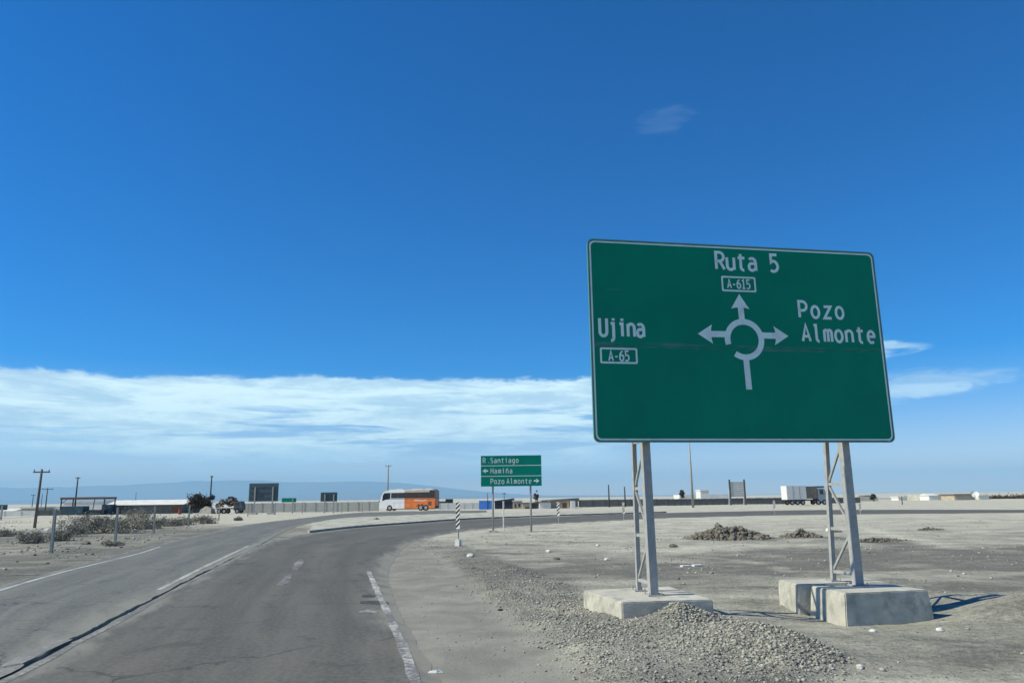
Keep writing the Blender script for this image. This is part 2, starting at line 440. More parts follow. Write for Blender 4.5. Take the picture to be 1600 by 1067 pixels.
def paint_material(name, wear, under, paint=(0.64, 0.63, 0.54), sc=11.0):
    m = bpy.data.materials.new(name); m.use_nodes = True; t = NT(m.node_tree)
    geo = t.node('ShaderNodeNewGeometry'); p = geo.outputs['Position']
    n = t.m('ADD', t.m('MULTIPLY', t.noise(p, sc, 8, 0.72, 0.3), 0.6), t.m('MULTIPLY', t.noise(p, 0.7, 4, 0.6), 0.4))
    col = t.mix(t.ss(n, wear-0.12, wear+0.08), paint, under)
    b = t.node('ShaderNodeBsdfPrincipled'); t.plug(b.inputs['Base Color'], col); b.inputs['Roughness'].default_value = 0.75
    o = t.node('ShaderNodeOutputMaterial'); t.l.new(b.outputs[0], o.inputs['Surface'])
    return m


def sign_face_material(name, base, seam_z=None):
    m = bpy.data.materials.new(name); m.use_nodes = True; t = NT(m.node_tree)
    tcn = t.node('ShaderNodeTexCoord'); oc = tcn.outputs['Object']; sp = t.node('ShaderNodeSeparateXYZ'); t.l.new(oc, sp.inputs[0])
    a = t.noise(oc, 0.7, 6, 0.6, 0.3); b_ = t.noise(t.scale(oc, (1.2, 1.0, 0.15)), 5.0, 6, 0.65)
    col = t.mix(t.ss(a, 0.3, 0.7), base, tuple(x*1.16 for x in base))
    col = t.mix(t.m('MULTIPLY', t.ss(b_, 0.55, 0.8), 0.25), col, tuple(x*1.5+0.01 for x in base))
    if seam_z is not None:
        # dusty scuffs on the seam and one short scratch
        dz = t.m('ABSOLUTE', t.m('SUBTRACT', t.m('ADD', sp.outputs[2], t.m('MULTIPLY', t.m('SUBTRACT', t.noise(oc, 0.9, 3), 0.5), 0.10)), seam_z))
        nn = t.noise(t.scale(oc, (1.0, 1.0, 3.0)), 1.6, 7, 0.7, 0.3)
        sc = t.m('MULTIPLY', t.ss(dz, 0.075, 0.005), t.ss(nn, 0.44, 0.66))
        col = t.mix(t.m('MULTIPLY', sc, 0.6), col, (0.13, 0.26, 0.23))
        d2 = t.m('ABSOLUTE', t.m('SUBTRACT', sp.outputs[2], 2.86)); dx = t.m('ABSOLUTE', t.m('SUBTRACT', sp.outputs[0], 0.47))
        s2 = t.m('MULTIPLY', t.ss(d2, 0.022, 0.0), t.ss(dx, 0.22, 0.05))
        col = t.mix(t.m('MULTIPLY', s2, 0.22), col, (0.15, 0.32, 0.30))
    b = t.node('ShaderNodeBsdfPrincipled'); t.plug(b.inputs['Base Color'], col); t.plug(b.inputs['Roughness'], t.ss(a, 0.2, 0.8, 0.5, 0.62)); b.inputs['Specular IOR Level'].default_value = 0.12
    bp = t.node('ShaderNodeBump'); bp.inputs['Strength'].default_value = 0.15; bp.inputs['Distance'].default_value = 0.02
    t.l.new(t.noise(oc, 1.3, 3, 0.5), bp.inputs['Height']); t.l.new(bp.outputs[0], b.inputs['Normal'])
    o = t.node('ShaderNodeOutputMaterial'); t.l.new(b.outputs[0], o.inputs['Surface'])
    return m


M_ground = ground_material()
M_road1 = asphalt_material('asphalt_exit_lane', (0.066, 0.067, 0.056), (0.138, 0.132, 0.106), 0.10, 0.11, 0.6)
M_road2 = asphalt_material('asphalt_entry_lane', (0.095, 0.104, 0.092), (0.172, 0.169, 0.140), 0.05, 0.12, 0.75)
M_paint = paint_material('worn_edge_paint', 0.475, (0.15, 0.15, 0.135))
M_paint_thin = paint_material('faded_line_paint', 0.475, (0.15, 0.147, 0.125), (0.40, 0.39, 0.33))
M_conc = mat('footing_concrete', (0.52, 0.50, 0.40), 0.9, var=0.14, scale=2.0, bump=0.6, bscale=30, dirt=(0.26, 0.255, 0.205), dirtamt=0.7, dscale=2.6)
M_galv = mat('galvanised_steel', (0.37, 0.375, 0.345), 0.65, metal=0.0, spec=0.2, var=0.12, scale=8, dirt=(0.40, 0.38, 0.32), dirtamt=0.35, dscale=5)
M_green = sign_face_material('green_sheeting', (0.0, 0.215, 0.122), 1.785)
M_green2 = sign_face_material('green_sheeting_small', (0.0, 0.21, 0.14))
M_white = mat('reflective_white', (0.72, 0.88, 0.80), 0.5, var=0.05, scale=2, dirt=(0.55, 0.58, 0.56), dirtamt=0.5, dscale=3)
M_edge = mat('sign_edge_aluminium', (0.10, 0.30, 0.21), 0.6, metal=0.0, var=0.08, scale=4)
M_signback = mat('sign_back_plate', (0.075, 0.105, 0.115), 0.6, metal=0.2, var=0.12, scale=1.5)
M_wood = mat('weathered_pole_wood', (0.13, 0.125, 0.10), 0.9, var=0.2, scale=6)
M_wood_d = mat('dark_pole_wood', (0.06, 0.065, 0.06), 0.9, var=0.2, scale=6)
M_conpole = mat('pole_concrete', (0.33, 0.325, 0.28), 0.85, var=0.12, scale=4)
M_black = mat('black_paint', (0.03, 0.03, 0.028), 0.6, var=0.2)
M_wpaint = mat('white_paint', (0.74, 0.73, 0.66), 0.6, var=0.08, dirt=(0.5, 0.48, 0.40), dirtamt=0.5, dscale=4)
M_wall = mat('precast_wall', (0.50, 0.485, 0.41), 0.9, var=0.12, scale=0.7, dirt=(0.40, 0.38, 0.31), dirtamt=0.6, dscale=0.8)
M_wallw = mat('whitewashed_wall', (0.72, 0.71, 0.63), 0.85, var=0.08, scale=0.7, dirt=(0.5, 0.48, 0.4), dirtamt=0.4)
M_darkglass = mat('tinted_glass', (0.018, 0.022, 0.026), 0.15, var=0.1, spec=0.6)
M_orange = mat('orange_bus_paint', (0.78, 0.19, 0.035), 0.4, var=0.10, scale=1.2, dirt=(0.62, 0.28, 0.12), dirtamt=0.5, dscale=1.5)
M_buswhite = mat('white_bus_paint', (0.80, 0.80, 0.77), 0.35, var=0.04, scale=1)
M_rubber = mat('tyre_rubber', (0.02, 0.02, 0.02), 0.85)
M_rust = mat('rusty_steel', (0.16, 0.085, 0.05), 0.85, var=0.3, scale=3)
M_teal = mat('dark_teal_sheet', (0.05, 0.10, 0.115), 0.6, var=0.2, scale=1)
M_dgray = mat('dark_sheet_metal', (0.11, 0.115, 0.11), 0.7, var=0.2, scale=1.5)
M_navy = mat('navy_sheet', (0.018, 0.03, 0.045), 0.6, var=0.2, scale=1.5)
M_blue = mat('blue_container_paint', (0.07, 0.25, 0.70), 0.5, var=0.08, scale=1)
M_beige = mat('beige_render', (0.46, 0.40, 0.29), 0.9, var=0.15, scale=1)
M_brown = mat('brown_canvas', (0.20, 0.17, 0.135), 0.9, var=0.15, scale=1.5)
M_stone = mat('loose_stone', STONE, 0.95, var=0.5, scale=9)
M_clod = mat('dug_soil', (0.165, 0.150, 0.112), 0.95, var=0.4, scale=3, bump=0.8, bscale=12)
M_pstone = mat('pale_stone', (0.62, 0.62, 0.55), 0.9, var=0.15, scale=6)
M_twig = mat('dry_twigs', (0.26, 0.25, 0.19), 0.95, var=0.35, scale=2)
M_leaf = mat('dusty_leaves', (0.23, 0.22, 0.165), 0.95, var=0.4, scale=2)
M_leafd = mat('dark_leaves', (0.055, 0.045, 0.03), 0.95, var=0.4, scale=2)
M_mount = mat('bare_mountain', (0.17, 0.14, 0.115), 0.95, var=0.12, scale=0.0006)
M_wire = mat('cable', (0.05, 0.05, 0.05), 0.7)

# ------------------------------------------------------------------ ground sheet
def graded(lo, f0, f1, hi, step, grow):
    mid = list(np.arange(f0, f1+1e-6, step)); a = mid[-1]; s = step; up = []
    while a < hi: s *= grow; a += s; up.append(a)
    a = mid[0]; s = step; dn = []
    while a > lo: s *= grow; a -= s; dn.append(a)
    return np.array(dn[::-1]+mid+up)


gx = graded(-29500, -6.0, 11.0, 24500, 0.075, 1.042)
gy = graded(-400, 7.5, 17.5, 27500, 0.075, 1.028)
XX, YY = np.meshgrid(gx, gy)
ZZ = terrain(XX.ravel(), YY.ravel())
nx, ny = len(gx), len(gy)
idx = np.arange(nx*ny).reshape(ny, nx)
quads = np.stack([idx[:-1, :-1], idx[:-1, 1:], idx[1:, 1:], idx[1:, :-1]], -1).reshape(-1, 4)


def big_mesh(name, verts, faces, nper, material, smooth=True):
    me = bpy.data.meshes.new(name); nv = len(verts); nf = len(faces)
    me.vertices.add(nv); me.vertices.foreach_set('co', np.ascontiguousarray(verts, dtype=np.float32).ravel())
    me.loops.add(nf*nper); me.loops.foreach_set('vertex_index', np.ascontiguousarray(faces, dtype=np.int32).ravel())
    me.polygons.add(nf); me.polygons.foreach_set('loop_start', np.arange(nf, dtype=np.int32)*nper)
    me.update(); me.validate()
    me.materials.append(material)
    if smooth: me.shade_smooth()
    o = bpy.data.objects.new(name, me); COL.objects.link(o)
    return o


xr, yr = XX.ravel(), YY.ravel()
ground = big_mesh('ground', np.stack([xr, yr, ZZ], 1), quads, 4, M_ground)
tag(ground, kind='structure')
dr1 = poly_dist(ROAD1, xr, yr); dr2 = poly_dist(ROAD2, xr, yr); dgr = poly_dist(GRAVEL, xr, yr)


def ell(cx, cy, rx, ry, rot=0.0, soft=0.5):
    c, s = math.cos(rot), math.sin(rot)
    q = np.hypot(((xr-cx)*c+(yr-cy)*s)/rx, (-(xr-cx)*s+(yr-cy)*c)/ry)
    return sstep(1+soft, 1-soft, q+0.25*fbm(xr, yr, 2.5, 3, 41))


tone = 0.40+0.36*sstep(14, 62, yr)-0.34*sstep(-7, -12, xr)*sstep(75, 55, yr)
tone -= 0.50*ell(15.5, 25.5, 9.5, 6.2, 0.1, 0.4)          # driven-over flat behind the sign
tone -= 0.45*ell(14.0, 18.0, 4.5, 1.1, 0.2, 0.5)
tone += 0.22*ell(14.0, 20.2, 8, 0.7, 0.12, 0.6)
tone -= 0.30*ell(4.0, 22.0, 4.0, 2.4, -0.1, 0.6)
tone += 0.20*ell(9.0, 31.5, 6.0, 1.6, 0.05, 0.6)
tone += 0.25*ell(24.0, 31.0, 8.0, 0.8, -0.22, 0.6)
tone -= 0.30*ell(32.0, 37.0, 9.0, 2.5, 0.0, 0.6)
tone -= 0.20*ell(8.0, 10.5, 3.2, 1.6, 0.2, 0.6)
tone -= 0.18*ell(0.2, 27.0, 2.2, 7.0, -0.15, 0.6)
tone -= 0.30*ell(-30.0, 58.0, 12.0, 14.0, 0.2, 0.6)
tone -= 0.20*ell(-19.0, 33.0, 1.5, 3.5, 0.25, 0.6)
tone -= 0.5*sstep(1.3, 0.2, line_dist(W((1090, 842), (1180, 842), (1290, 838), (1400, 848)), xr, yr)+0.5*fbm(xr, yr, 1.5, 3, 49))
tone += 0.3*sstep(0.9, 0.1, line_dist(W((1340, 822), (1420, 842), (1500, 856), (1600, 862), (1700, 866)), xr, yr)+0.4*fbm(xr, yr, 1.5, 3, 53))
tone += 0.3*sstep(0.5, 0.05, line_dist(W((1090, 868), (1170, 876), (1240, 892), (1330, 895), (1480, 890)), xr, yr)+0.3*fbm(xr, yr, 1.2, 3, 55))
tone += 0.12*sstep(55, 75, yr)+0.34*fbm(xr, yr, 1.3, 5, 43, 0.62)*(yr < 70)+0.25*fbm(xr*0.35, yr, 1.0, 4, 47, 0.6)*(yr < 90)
grav = sstep(0.5, -0.5, dgr+0.5*fbm(xr, yr, 1.2, 3, 51))*sstep(60, 20, yr)
grav = np.maximum(grav, 0.5*sstep(2.5, 0.4, dr2)*(xr < -9)*(yr < 60))
tone = tone-0.10*grav
shld = sstep(0.25, -0.1, poly_dist(W((600, 905), (606, 880), (636, 850), (680, 838), (650, 848), (704, 884), (758, 934), (826, 992), (890, 1047), (960, 1110), (1050, 1250))+[(0.7, 3), (3.0, -5), (1.0, -5), (-1.2, 8), (-3.6, 17)], xr, yr)+0.35*fbm(xr, yr, 1.0, 4, 61))
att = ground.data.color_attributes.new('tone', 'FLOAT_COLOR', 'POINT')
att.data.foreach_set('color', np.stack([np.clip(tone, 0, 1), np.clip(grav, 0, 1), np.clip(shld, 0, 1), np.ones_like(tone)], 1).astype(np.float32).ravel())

# ------------------------------------------------------------------ roads
def strip(name, L, R, n, nc, zf, material, jag=None, thick=0.05, crown=0.0, rejag=None):
    A = catmull(L, n); B = catmull(R, n)
    vs = []; fs = []; uv = []
    s = 0.0; prev = None
    rr = np.random.default_rng(len(name))
    for i in range(n+1):
        a, b = A[i].copy(), B[i].copy()
        mid = (a+b)/2
        if prev is not None: s += float(np.linalg.norm(mid-prev))
        prev = mid
        d = (b-a)/np.linalg.norm(b-a)
        if jag: a = a+d*(jag*(fbm(a[0:1], a[1:2], 0.8, 4, 71)[0]))
        if rejag: b = b+d*(rejag*(fbm(b[0:1], b[1:2], 0.8, 4, 73)[0]))
        for j in range(nc+1):
            u = j/nc; p = a+(b-a)*u
            vs.append((p[0], p[1], (zf(p[1]) if callable(zf) else zf)+crown*(1-(2*u-1)**2))); uv.append((u, s))
    w_ = nc+1
    for i in range(n):
        for j in range(nc):
            k = i*w_+j; fs.append((k, k+1, k+w_+1, k+w_))
    m0 = len(vs)      # side skirts
    for i in range(n+1):
        for j in (0, nc):
            x, y, zz = vs[i*w_+j]; vs.append((x, y, zz-thick)); uv.append(uv[i*w_+j])
    for i in range(n):
        fs.append((i*w_, (i+1)*w_, m0+2*(i+1), m0+2*i)); fs.append((i*w_+nc, m0+2*i+1, m0+2*(i+1)+1, (i+1)*w_+nc))
    me = bpy.data.meshes.new(name); me.from_pydata(vs, [], fs); me.materials.append(material)
    ul = me.uv_layers.new(name='UVMap')
    li = np.zeros(len(me.loops), np.int32); me.loops.foreach_get('vertex_index', li)
    ul.data.foreach_set('uv', np.array(uv, np.float32)[li].ravel())
    o = bpy.data.objects.new(name, me); COL.objects.link(o); return o


def R2Z(y): return 0.016-0.010*max(0.0, min(1.0, (y-19)/8))


tag(strip('exit_road', R1_L, R1_R, 900, 10, 0.0, M_road1, jag=0.05, rejag=0.10), kind='structure')
tag(strip('entry_road', R2_L, [(x-0.07*max(0.0, min(1, (26-y)/8))+0.03*(y > 24), y) for x, y in R2_R], 900, 8, R2Z, M_road2, jag=0.25, rejag=0.24, thick=0.07), kind='structure')
tag(strip('traffic_island', ISLAND_A, ISLAND_B, 120, 6, 0.115, mat('island_soil', (0.46, 0.445, 0.345), 0.95, var=0.25, scale=0.8, bump=0.8, bscale=6, dirt=(0.22, 0.215, 0.18), dirtamt=0.8, dscale=0.6), jag=0.3, thick=0.18), kind='structure')
# soil bed under the crack between the two roads
tag(strip('crack_bed', [(x-0.6, y) for x, y in R1_L[:8]], [(x+0.3, y) for x, y in R1_L[:8]], 120, 2, -0.047, mat('crack_soil', (0.12, 0.115, 0.095), 0.95, var=0.3, scale=8), thick=0.01), kind='structure')


def ribbon(name, P, width, z, material, n=120, wig=0.0, wnoise=0.25, zf=None):
    C = catmull(P, n); vs = []; fs = []
    for i in range(n+1):
        t = C[min(i+1, n)]-C[max(i-1, 0)]; t /= np.linalg.norm(t); nn = np.array([-t[1], t[0]])
        ww = width*(1+wnoise*fbm(C[i][0:1], C[i][1:2], 0.7, 3, 81)[0]); c = C[i]+nn*wig*fbm(C[i][0:1], C[i][1:2], 1.5, 3, 83)[0]
        zz = zf(c[1])+0.005 if zf else z
        vs += [(*(c+nn*ww/2), zz), (*(c-nn*ww/2), zz)]
    for i in range(n): fs.append((2*i, 2*i+1, 2*i+3, 2*i+2))
    me = bpy.data.meshes.new(name); me.from_pydata(vs, [], fs); me.materials.append(material)
    o = bpy.data.objects.new(name, me); COL.objects.link(o); return tag(o, kind='structure')


ribbon('edge_line', [(2.25, -5), (0.38, 3)]+W((652, 1067), (634, 1022), (614, 975), (597, 938), (583, 908), (575, 892)), 0.135, 0.006, M_paint, wig=0.02, wnoise=0.3, n=300)
ribbon('edge_line', [(-8.35, -5), (-9.8, 3)]+W((-120, 966), (0, 923), (110, 891), (216, 865), (250, 854)), 0.13, 0.026, paint_material('left_edge_paint', 0.56, (0.17, 0.18, 0.17), (0.50, 0.51, 0.47)), zf=R2Z)
ribbon('seam_line', [(x+0.10, y) for x, y in R1_L[:6]]+W((414, 850)), 0.12, 0.005, M_paint_thin, wig=0.05)
ribbon('centre_line', [(x-0.42*k, y) for (x, y), k in zip(W((262, 922), (300, 902.5), (340, 883), (380, 864), (402, 853)), (0.5, 0.6, 0.8, 1, 1))], 0.13, 0.026, paint_material('centre_paint', 0.56, (0.17, 0.17, 0.14), (0.50, 0.49, 0.41)), zf=R2Z)
ribbon('centre_line', [(-3.9, -5), (-5.7, 3)]+W((-30, 1066), (20, 1039), (60, 1019), (100, 1001)), 0.26, 0.026, paint_material('old_centre_paint', 0.47, (0.19, 0.185, 0.16), (0.31, 0.305, 0.255)), zf=R2Z)
# remains of a lane arrow, and scuffed bars across the lane
def blot(name, pts, z, material):
    me = bpy.data.meshes.new(name); me.from_pydata([(*p, z) for p in pts], [], [tuple(range(len(pts)))]); me.materials.append(material)
    o = bpy.data.objects.new(name, me); COL.objects.link(o); return tag(o, kind='structure')


M_arrow = paint_material('arrow_paint', 0.46, (0.125, 0.122, 0.105), (0.40, 0.395, 0.335), 5.0)
blot('lane_arrow', W((431, 914), (441, 914), (452, 910), (456, 898), (454, 896), (447, 899), (440, 907)), 0.005, M_arrow)
blot('lane_arrow', W((456, 890), (460, 880), (466, 874), (472, 873), (475, 877), (472, 883), (465, 890)), 0.005, M_arrow)
blot('scuff_mark', W((560, 955), (573, 952), (592, 955.5), (592, 957.5), (573, 957), (561, 957.5)), 0.005, M_paint_thin)
M_tar = mat('tar_stain', (0.06, 0.06, 0.055), 0.8, var=0.4, scale=6)
blot('tar_patch', W((563, 939), (590, 938), (606, 940), (608, 943), (590, 944), (563, 943)), 0.004, M_tar)
blot('tar_patch', W((565, 929), (578, 928), (588, 930), (584, 933), (566, 933)), 0.004, M_tar)

# kerb round the island, stones of precast concrete
kr = thing('kerb', 'low concrete kerb along the near edge of the dusty traffic island', 'kerb', (*ISLAND_B[0], 0))
KP = catmull([(x, y-0.05) for x, y in ISLAND_B], 130)
M_kerb = mat('kerb_concrete', (0.22, 0.215, 0.175), 0.9, var=0.2, scale=2, dirt=(0.2, 0.2, 0.17), dirtamt=0.5)
off = Vector((ISLAND_B[0][0], ISLAND_B[0][1], 0))
for i in range(130):
    a = Vector((*KP[i], 0))-off; b = Vector((*KP[i+1], 0))-off; d = (b-a); a = a+d*0.01; b = b-d*0.01
    nrm = Vector((-d.y, d.x, 0)).normalized()*0.15
    h = 0.135+0.008*math.sin(i*2.3)
    k = MB().prism([a, b, b+nrm, a+nrm], [p+Vector((0, 0, h)) for p in (a+nrm*0.15, b+nrm*0.15, b+nrm, a+nrm)])
    k.build('kerb_stone', M_wpaint if i < 2 else M_kerb, kr)

# ------------------------------------------------------------------ scattered stones
ICO = bmesh.new(); bmesh.ops.create_icosphere(ICO, subdivisions=1, radius=1.0)
ICO_V = np.array([v.co[:] for v in ICO.verts]); ICO_F = np.array([[v.index for v in f.verts] for f in ICO.faces]); ICO.free()
ICO2 = bmesh.new(); bmesh.ops.create_icosphere(ICO2, subdivisions=2, radius=1.0)
ICO2_V = np.array([v.co[:] for v in ICO2.verts]); ICO2_F = np.array([[v.index for v in f.verts] for f in ICO2.faces]); ICO2.free()


def stones(xs, ys, zs, rs, flat=0.7, seed=0):
    n = len(xs); r = np.random.default_rng(seed); nv = len(ICO_V)
    sc = np.stack([rs*r.uniform(0.7, 1.3, n), rs*r.uniform(0.7, 1.3, n), rs*flat*r.uniform(0.7, 1.2, n)], 1)
    V = ICO_V[None]*(1+r.uniform(-0.45, 0.35, (n, nv, 1)))*sc[:, None, :]
    a = r.uniform(0, 2*PI, n); c, s = np.cos(a), np.sin(a)
    Vx = V[..., 0]*c[:, None]-V[..., 1]*s[:, None]; Vy = V[..., 0]*s[:, None]+V[..., 1]*c[:, None]
    V = np.stack([Vx+xs[:, None], Vy+ys[:, None], V[..., 2]+zs[:, None]], -1).reshape(-1, 3)
    F = (ICO_F[None]+(np.arange(n)*nv)[:, None, None]).reshape(-1, 3)
    return V, F


def stone_material():
    m = bpy.data.materials.new('gravel_stone'); m.use_nodes = True; t = NT(m.node_tree)
    geo = t.node('ShaderNodeNewGeometry'); r = geo.outputs['Random Per Island']
    c = t.mix(t.ss(r, 0.0, 0.6), (0.15, 0.146, 0.12), (0.37, 0.355, 0.28))
    c = t.mix(t.ss(r, 0.75, 1.0), c, (0.48, 0.465, 0.38))
    b = t.node('ShaderNodeBsdfPrincipled'); t.plug(b.inputs['Base Color'], c); b.inputs['Roughness'].default_value = 0.9
    o = t.node('ShaderNodeOutputMaterial'); t.l.new(b.outputs[0], o.inputs['Surface']); return m


M_gravel = stone_material()


def scatter(name, poly, n, rmin, rmax, seed, dens=None, power=2.2):
    r = np.random.default_rng(seed); P = np.array(poly); lo, hi = P.min(0), P.max(0)
    xs = r.uniform(lo[0], hi[0], n*4); ys = r.uniform(lo[1], hi[1], n*4)
    d = poly_dist(poly, xs, ys); keep = d < 0.25*r.normal(0, 1, len(xs))-0.05
    if dens is not None: keep &= r.uniform(0, 1, len(xs)) < dens(xs, ys)
    dr_ = np.minimum(poly_dist(ROAD1, xs, ys), poly_dist(ROAD2, xs, ys)); keep &= dr_ > 0.05
    xs, ys = xs[keep][:n], ys[keep][:n]
    rs = rmin+(rmax-rmin)*r.uniform(0, 1, len(xs))**power
    V, F = stones(xs, ys, terrain(xs, ys)+rs*0.25, rs, seed=seed)
    return tag(big_mesh(name, V, F, 3, M_gravel, smooth=False), kind='stuff')


clump = lambda x, y: 0.25+0.75*sstep(-0.25, 0.35, fbm(x, y, 0.9, 3, 91))
near_dens = lambda x, y: clump(x, y)*np.clip(1.5-y/19, 0.10, 1)
o = scatter('gravel', GRAVEL, 62000, 0.005, 0.030, 101, near_dens, 3.8)
tag(o, 'coarse loose gravel heaped in a windrow along the right shoulder', 'gravel')
HEAP = W((1010, 962), (1110, 962), (1200, 972), (1258, 995), (1300, 1028), (1285, 1050), (1190, 1060), (1120, 1035), (1050, 995))
o = scatter('gravel', HEAP, 8500, 0.005, 0.032, 103, None, 3.0)
tag(o, 'darker heap of coarse gravel right of the left sign footing', 'gravel')
VERGE = W((700, 838), (760, 829), (1040, 812), (1600, 804), (1750, 860), (1750, 1150), (1330, 1150), (1260, 1000), (1100, 940), (900, 905), (760, 860))
o = scatter('gravel', VERGE, 9000, 0.010, 0.05, 107, lambda x, y: (0.1+0.9*sstep(0.0, 0.5, fbm(x, y, 2.5, 4, 95)))*np.clip(1.3-y/60, 0.05, 1), 3.0)
tag(o, 'stray pebbles strewn over the dry verge behind and beside the big sign', 'gravel')
LEFTV = W((-60, 915), (0, 905), (110, 878), (216, 850), (330, 825), (300, 812), (0, 815), (-120, 830))
o = scatter('gravel', LEFTV, 5000, 0.02, 0.09, 109, lambda x, y: 0.1+0.9*sstep(-0.1, 0.5, fbm(x, y, 3.5, 4, 97)), 3.0)
tag(o, 'stones and clods strewn on the left verge around the fence posts', 'gravel')
SHO = W((625, 880), (640, 860), (700, 884), (760, 935), (830, 992), (900, 1050), (960, 1110), (700, 1110), (640, 950))
o = scatter('gravel', SHO, 500, 0.006, 0.022, 111, None, 3)
tag(o, 'thin scatter of grit on the beige packed shoulder', 'gravel')


# larger single stones, each one of its own
def rock(x, y, r, material, name, label, cat='rock', flat=0.6, seed=0, group=None):
    rr = np.random.default_rng(seed)
    V = ICO2_V*(1+0.35*(rr.uniform(-0.5, 0.5, (len(ICO2_V), 1))))*np.array([r*1.2, r*0.9, r*flat])
    mb = MB(); mb.add(V.tolist(), ICO2_F.tolist()); o = mb.build(name, material)
    o.location = (x, y, gz(x, y)+r*flat*0.35); o.rotation_euler.z = rr.uniform(0, 6)
    return tag(o, label, cat, group)


for i, (px, py, r, mt, lb) in enumerate([
        (782, 955, 0.045, M_black, 'small black stone lying on the edge of the gravel windrow'),
        (857, 860, 0.13, M_pstone, 'pale stone in the middle of the verge beyond the gravel band'),
        (870, 873, 0.10, M_clod, 'dark clod just below the pale stone on the verge'),
        (735, 872, 0.14, M_pstone, 'flat white scrap of debris right of the nearest striped marker'),
        (934, 851, 0.10, M_pstone, 'pale stone on the verge left of the left sign support'),
        (948, 874, 0.10, M_pstone, 'pale stone just beyond the left concrete footing'),
        (1052, 853, 0.16, M_clod, 'small dark mound of clods beyond the left footing'),
        (1344, 1044, 0.05, M_pstone, 'round white pebble on the ground in front of the right footing'),
        (1468, 977, 0.06, M_pstone, 'pale stone by the lower right corner of the right footing'),
        (1363, 980, 0.05, M_pstone, 'pale stone against the front of the right footing'),
        (1298, 829, 0.30, M_pstone, 'pale block of rubble beside a dark one beyond the small soil heap'),
        (1305, 830, 0.28, M_clod, 'dark block of rubble beside the pale one beyond the small soil heap'),
        (372, 813, 0.55, M_clod, 'dark boulder on the verge left of the entry road'),
        (588, 813, 0.35, M_clod, 'dark lump lying on the dusty traffic island'),
        (135, 850, 0.22, M_clod, 'dark slab of rubble on the verge between two fence posts'),
        (105, 828, 0.25, M_pstone, 'white chunk of rubble among the shrubs on the left'),
        (74, 828, 0.25, M_pstone, 'white chunk of rubble right of the leaning utility pole'),
        (126, 824, 0.22, M_pstone, 'white chunk of rubble in front of the carport'),
        (210, 830, 0.20, M_pstone, 'white chunk below the dry shrub between two fence posts'),
        (40, 846, 0.18, M_pstone, 'white chunk in front of the low shrub at far left')]):
    p = G(px, py); rock(p.x, p.y, r, mt, 'rock', lb, seed=200+i)
# litter on the shoulder
p = G(680, 1050)
lit = MB().prism([(-0.09, -0.02, 0), (0.02, -0.035, 0), (0.10, -0.01, 0), (0.06, 0.03, 0), (-0.06, 0.03, 0)], [(-0.07, -0.01, 0.02), (0.02, -0.02, 0.035), (0.08, 0.0, 0.02), (0.05, 0.02, 0.03), (-0.05, 0.02, 0.015)]).build('litter', M_wpaint, None, loc=(p.x, p.y, gz(p.x, p.y)+0.004))
tag(lit, 'flattened pale scrap of litter on the shoulder beside the edge line', 'litter')
p = G(1082, 884)
lit = MB().box(-0.36, -0.08, -0.1, 0.1, 0, 0.04).box(0.02, 0.3, -0.1, 0.12, 0.002, 0.05).build('litter', M_wpaint, None, loc=(p.x, p.y, gz(p.x, p.y)-0.005), rz=0.2)
tag(lit, 'pair of flat white boards on the verge beyond the left footing', 'litter')


# ------------------------------------------------------------------ soil heaps
def heap(cx, cy, rx, ry, h, n, label, seed, rot=0.0):
    root = thing('soil_heap', label, 'soil heap', (cx, cy, gz(cx, cy)), rot)
    N = 46; xs = np.linspace(-1.25, 1.25, N); A, B = np.meshgrid(xs, xs); q = np.hypot(A, B)
    X_ = A*rx; Y_ = B*ry
    hz = h*np.clip(1-q**1.5, 0, 1)*(0.65+0.9*fbm(X_+seed*7.1, Y_, rx*0.35, 5, seed, 0.6))+0.10*h*fbm(X_, Y_, 0.3, 3, seed+2)*(q < 1.1)-0.05-0.25*sstep(1.0, 1.25, q)*h
    ii = np.arange(N*N).reshape(N, N); F = np.stack([ii[:-1, :-1], ii[:-1, 1:], ii[1:, 1:], ii[1:, :-1]], -1).reshape(-1, 4)
    m = big_mesh('mound', np.stack([X_.ravel(), Y_.ravel(), hz.ravel()], 1), F, 4, M_clod, smooth=True); m.parent = root
    r = np.random.default_rng(seed); a = r.uniform(0, 2*PI, n); d = np.sqrt(r.uniform(0, 1.1, n)); sx = d*np.cos(a); sy = d*np.sin(a)
    sz = h*np.clip(1-np.hypot(sx, sy)**1.5, 0, 1)*(0.65+0.9*fbm(sx*rx+seed*7.1, sy*ry, rx*0.35, 5, seed, 0.6))
    V, F = stones(sx*rx, sy*ry, sz, 0.02+0.13*r.uniform(0, 1, n)**3.5*min(1, h*1.6), seed=seed, flat=0.8)
    c = big_mesh('clods', V, F, 3, M_clod, smooth=False); c.parent = root; c['kind'] = 'stuff'
    return root


p = G(1138, 841); heap(p.x, p.y, 2.1, 1.5, 0.62, 1900, 'long dark heap of dug soil and rubble between the sign supports', 5)
p = G(1250, 838); heap(p.x, p.y, 1.0, 0.8, 0.42, 600, 'small pointed soil heap right of the long dark heap', 6)
p = G(1378, 845); heap(p.x, p.y, 1.4, 0.5, 0.20, 500, 'low ridge of clods right of the right sign support', 7, 0.1)
p = G(1455, 828); heap(p.x, p.y, 0.8, 0.4, 0.14, 200, 'faint low mound of clods out on the right-hand verge', 8)

# ------------------------------------------------------------------ lettering: strokes of a road-sign alphabet
def arc(cx, cy, rx, ry, a0, a1, n=10):
    return [(cx+rx*math.cos(math.radians(a0+(a1-a0)*k/n)), cy+ry*math.sin(math.radians(a0+(a1-a0)*k/n))) for k in range(n+1)]


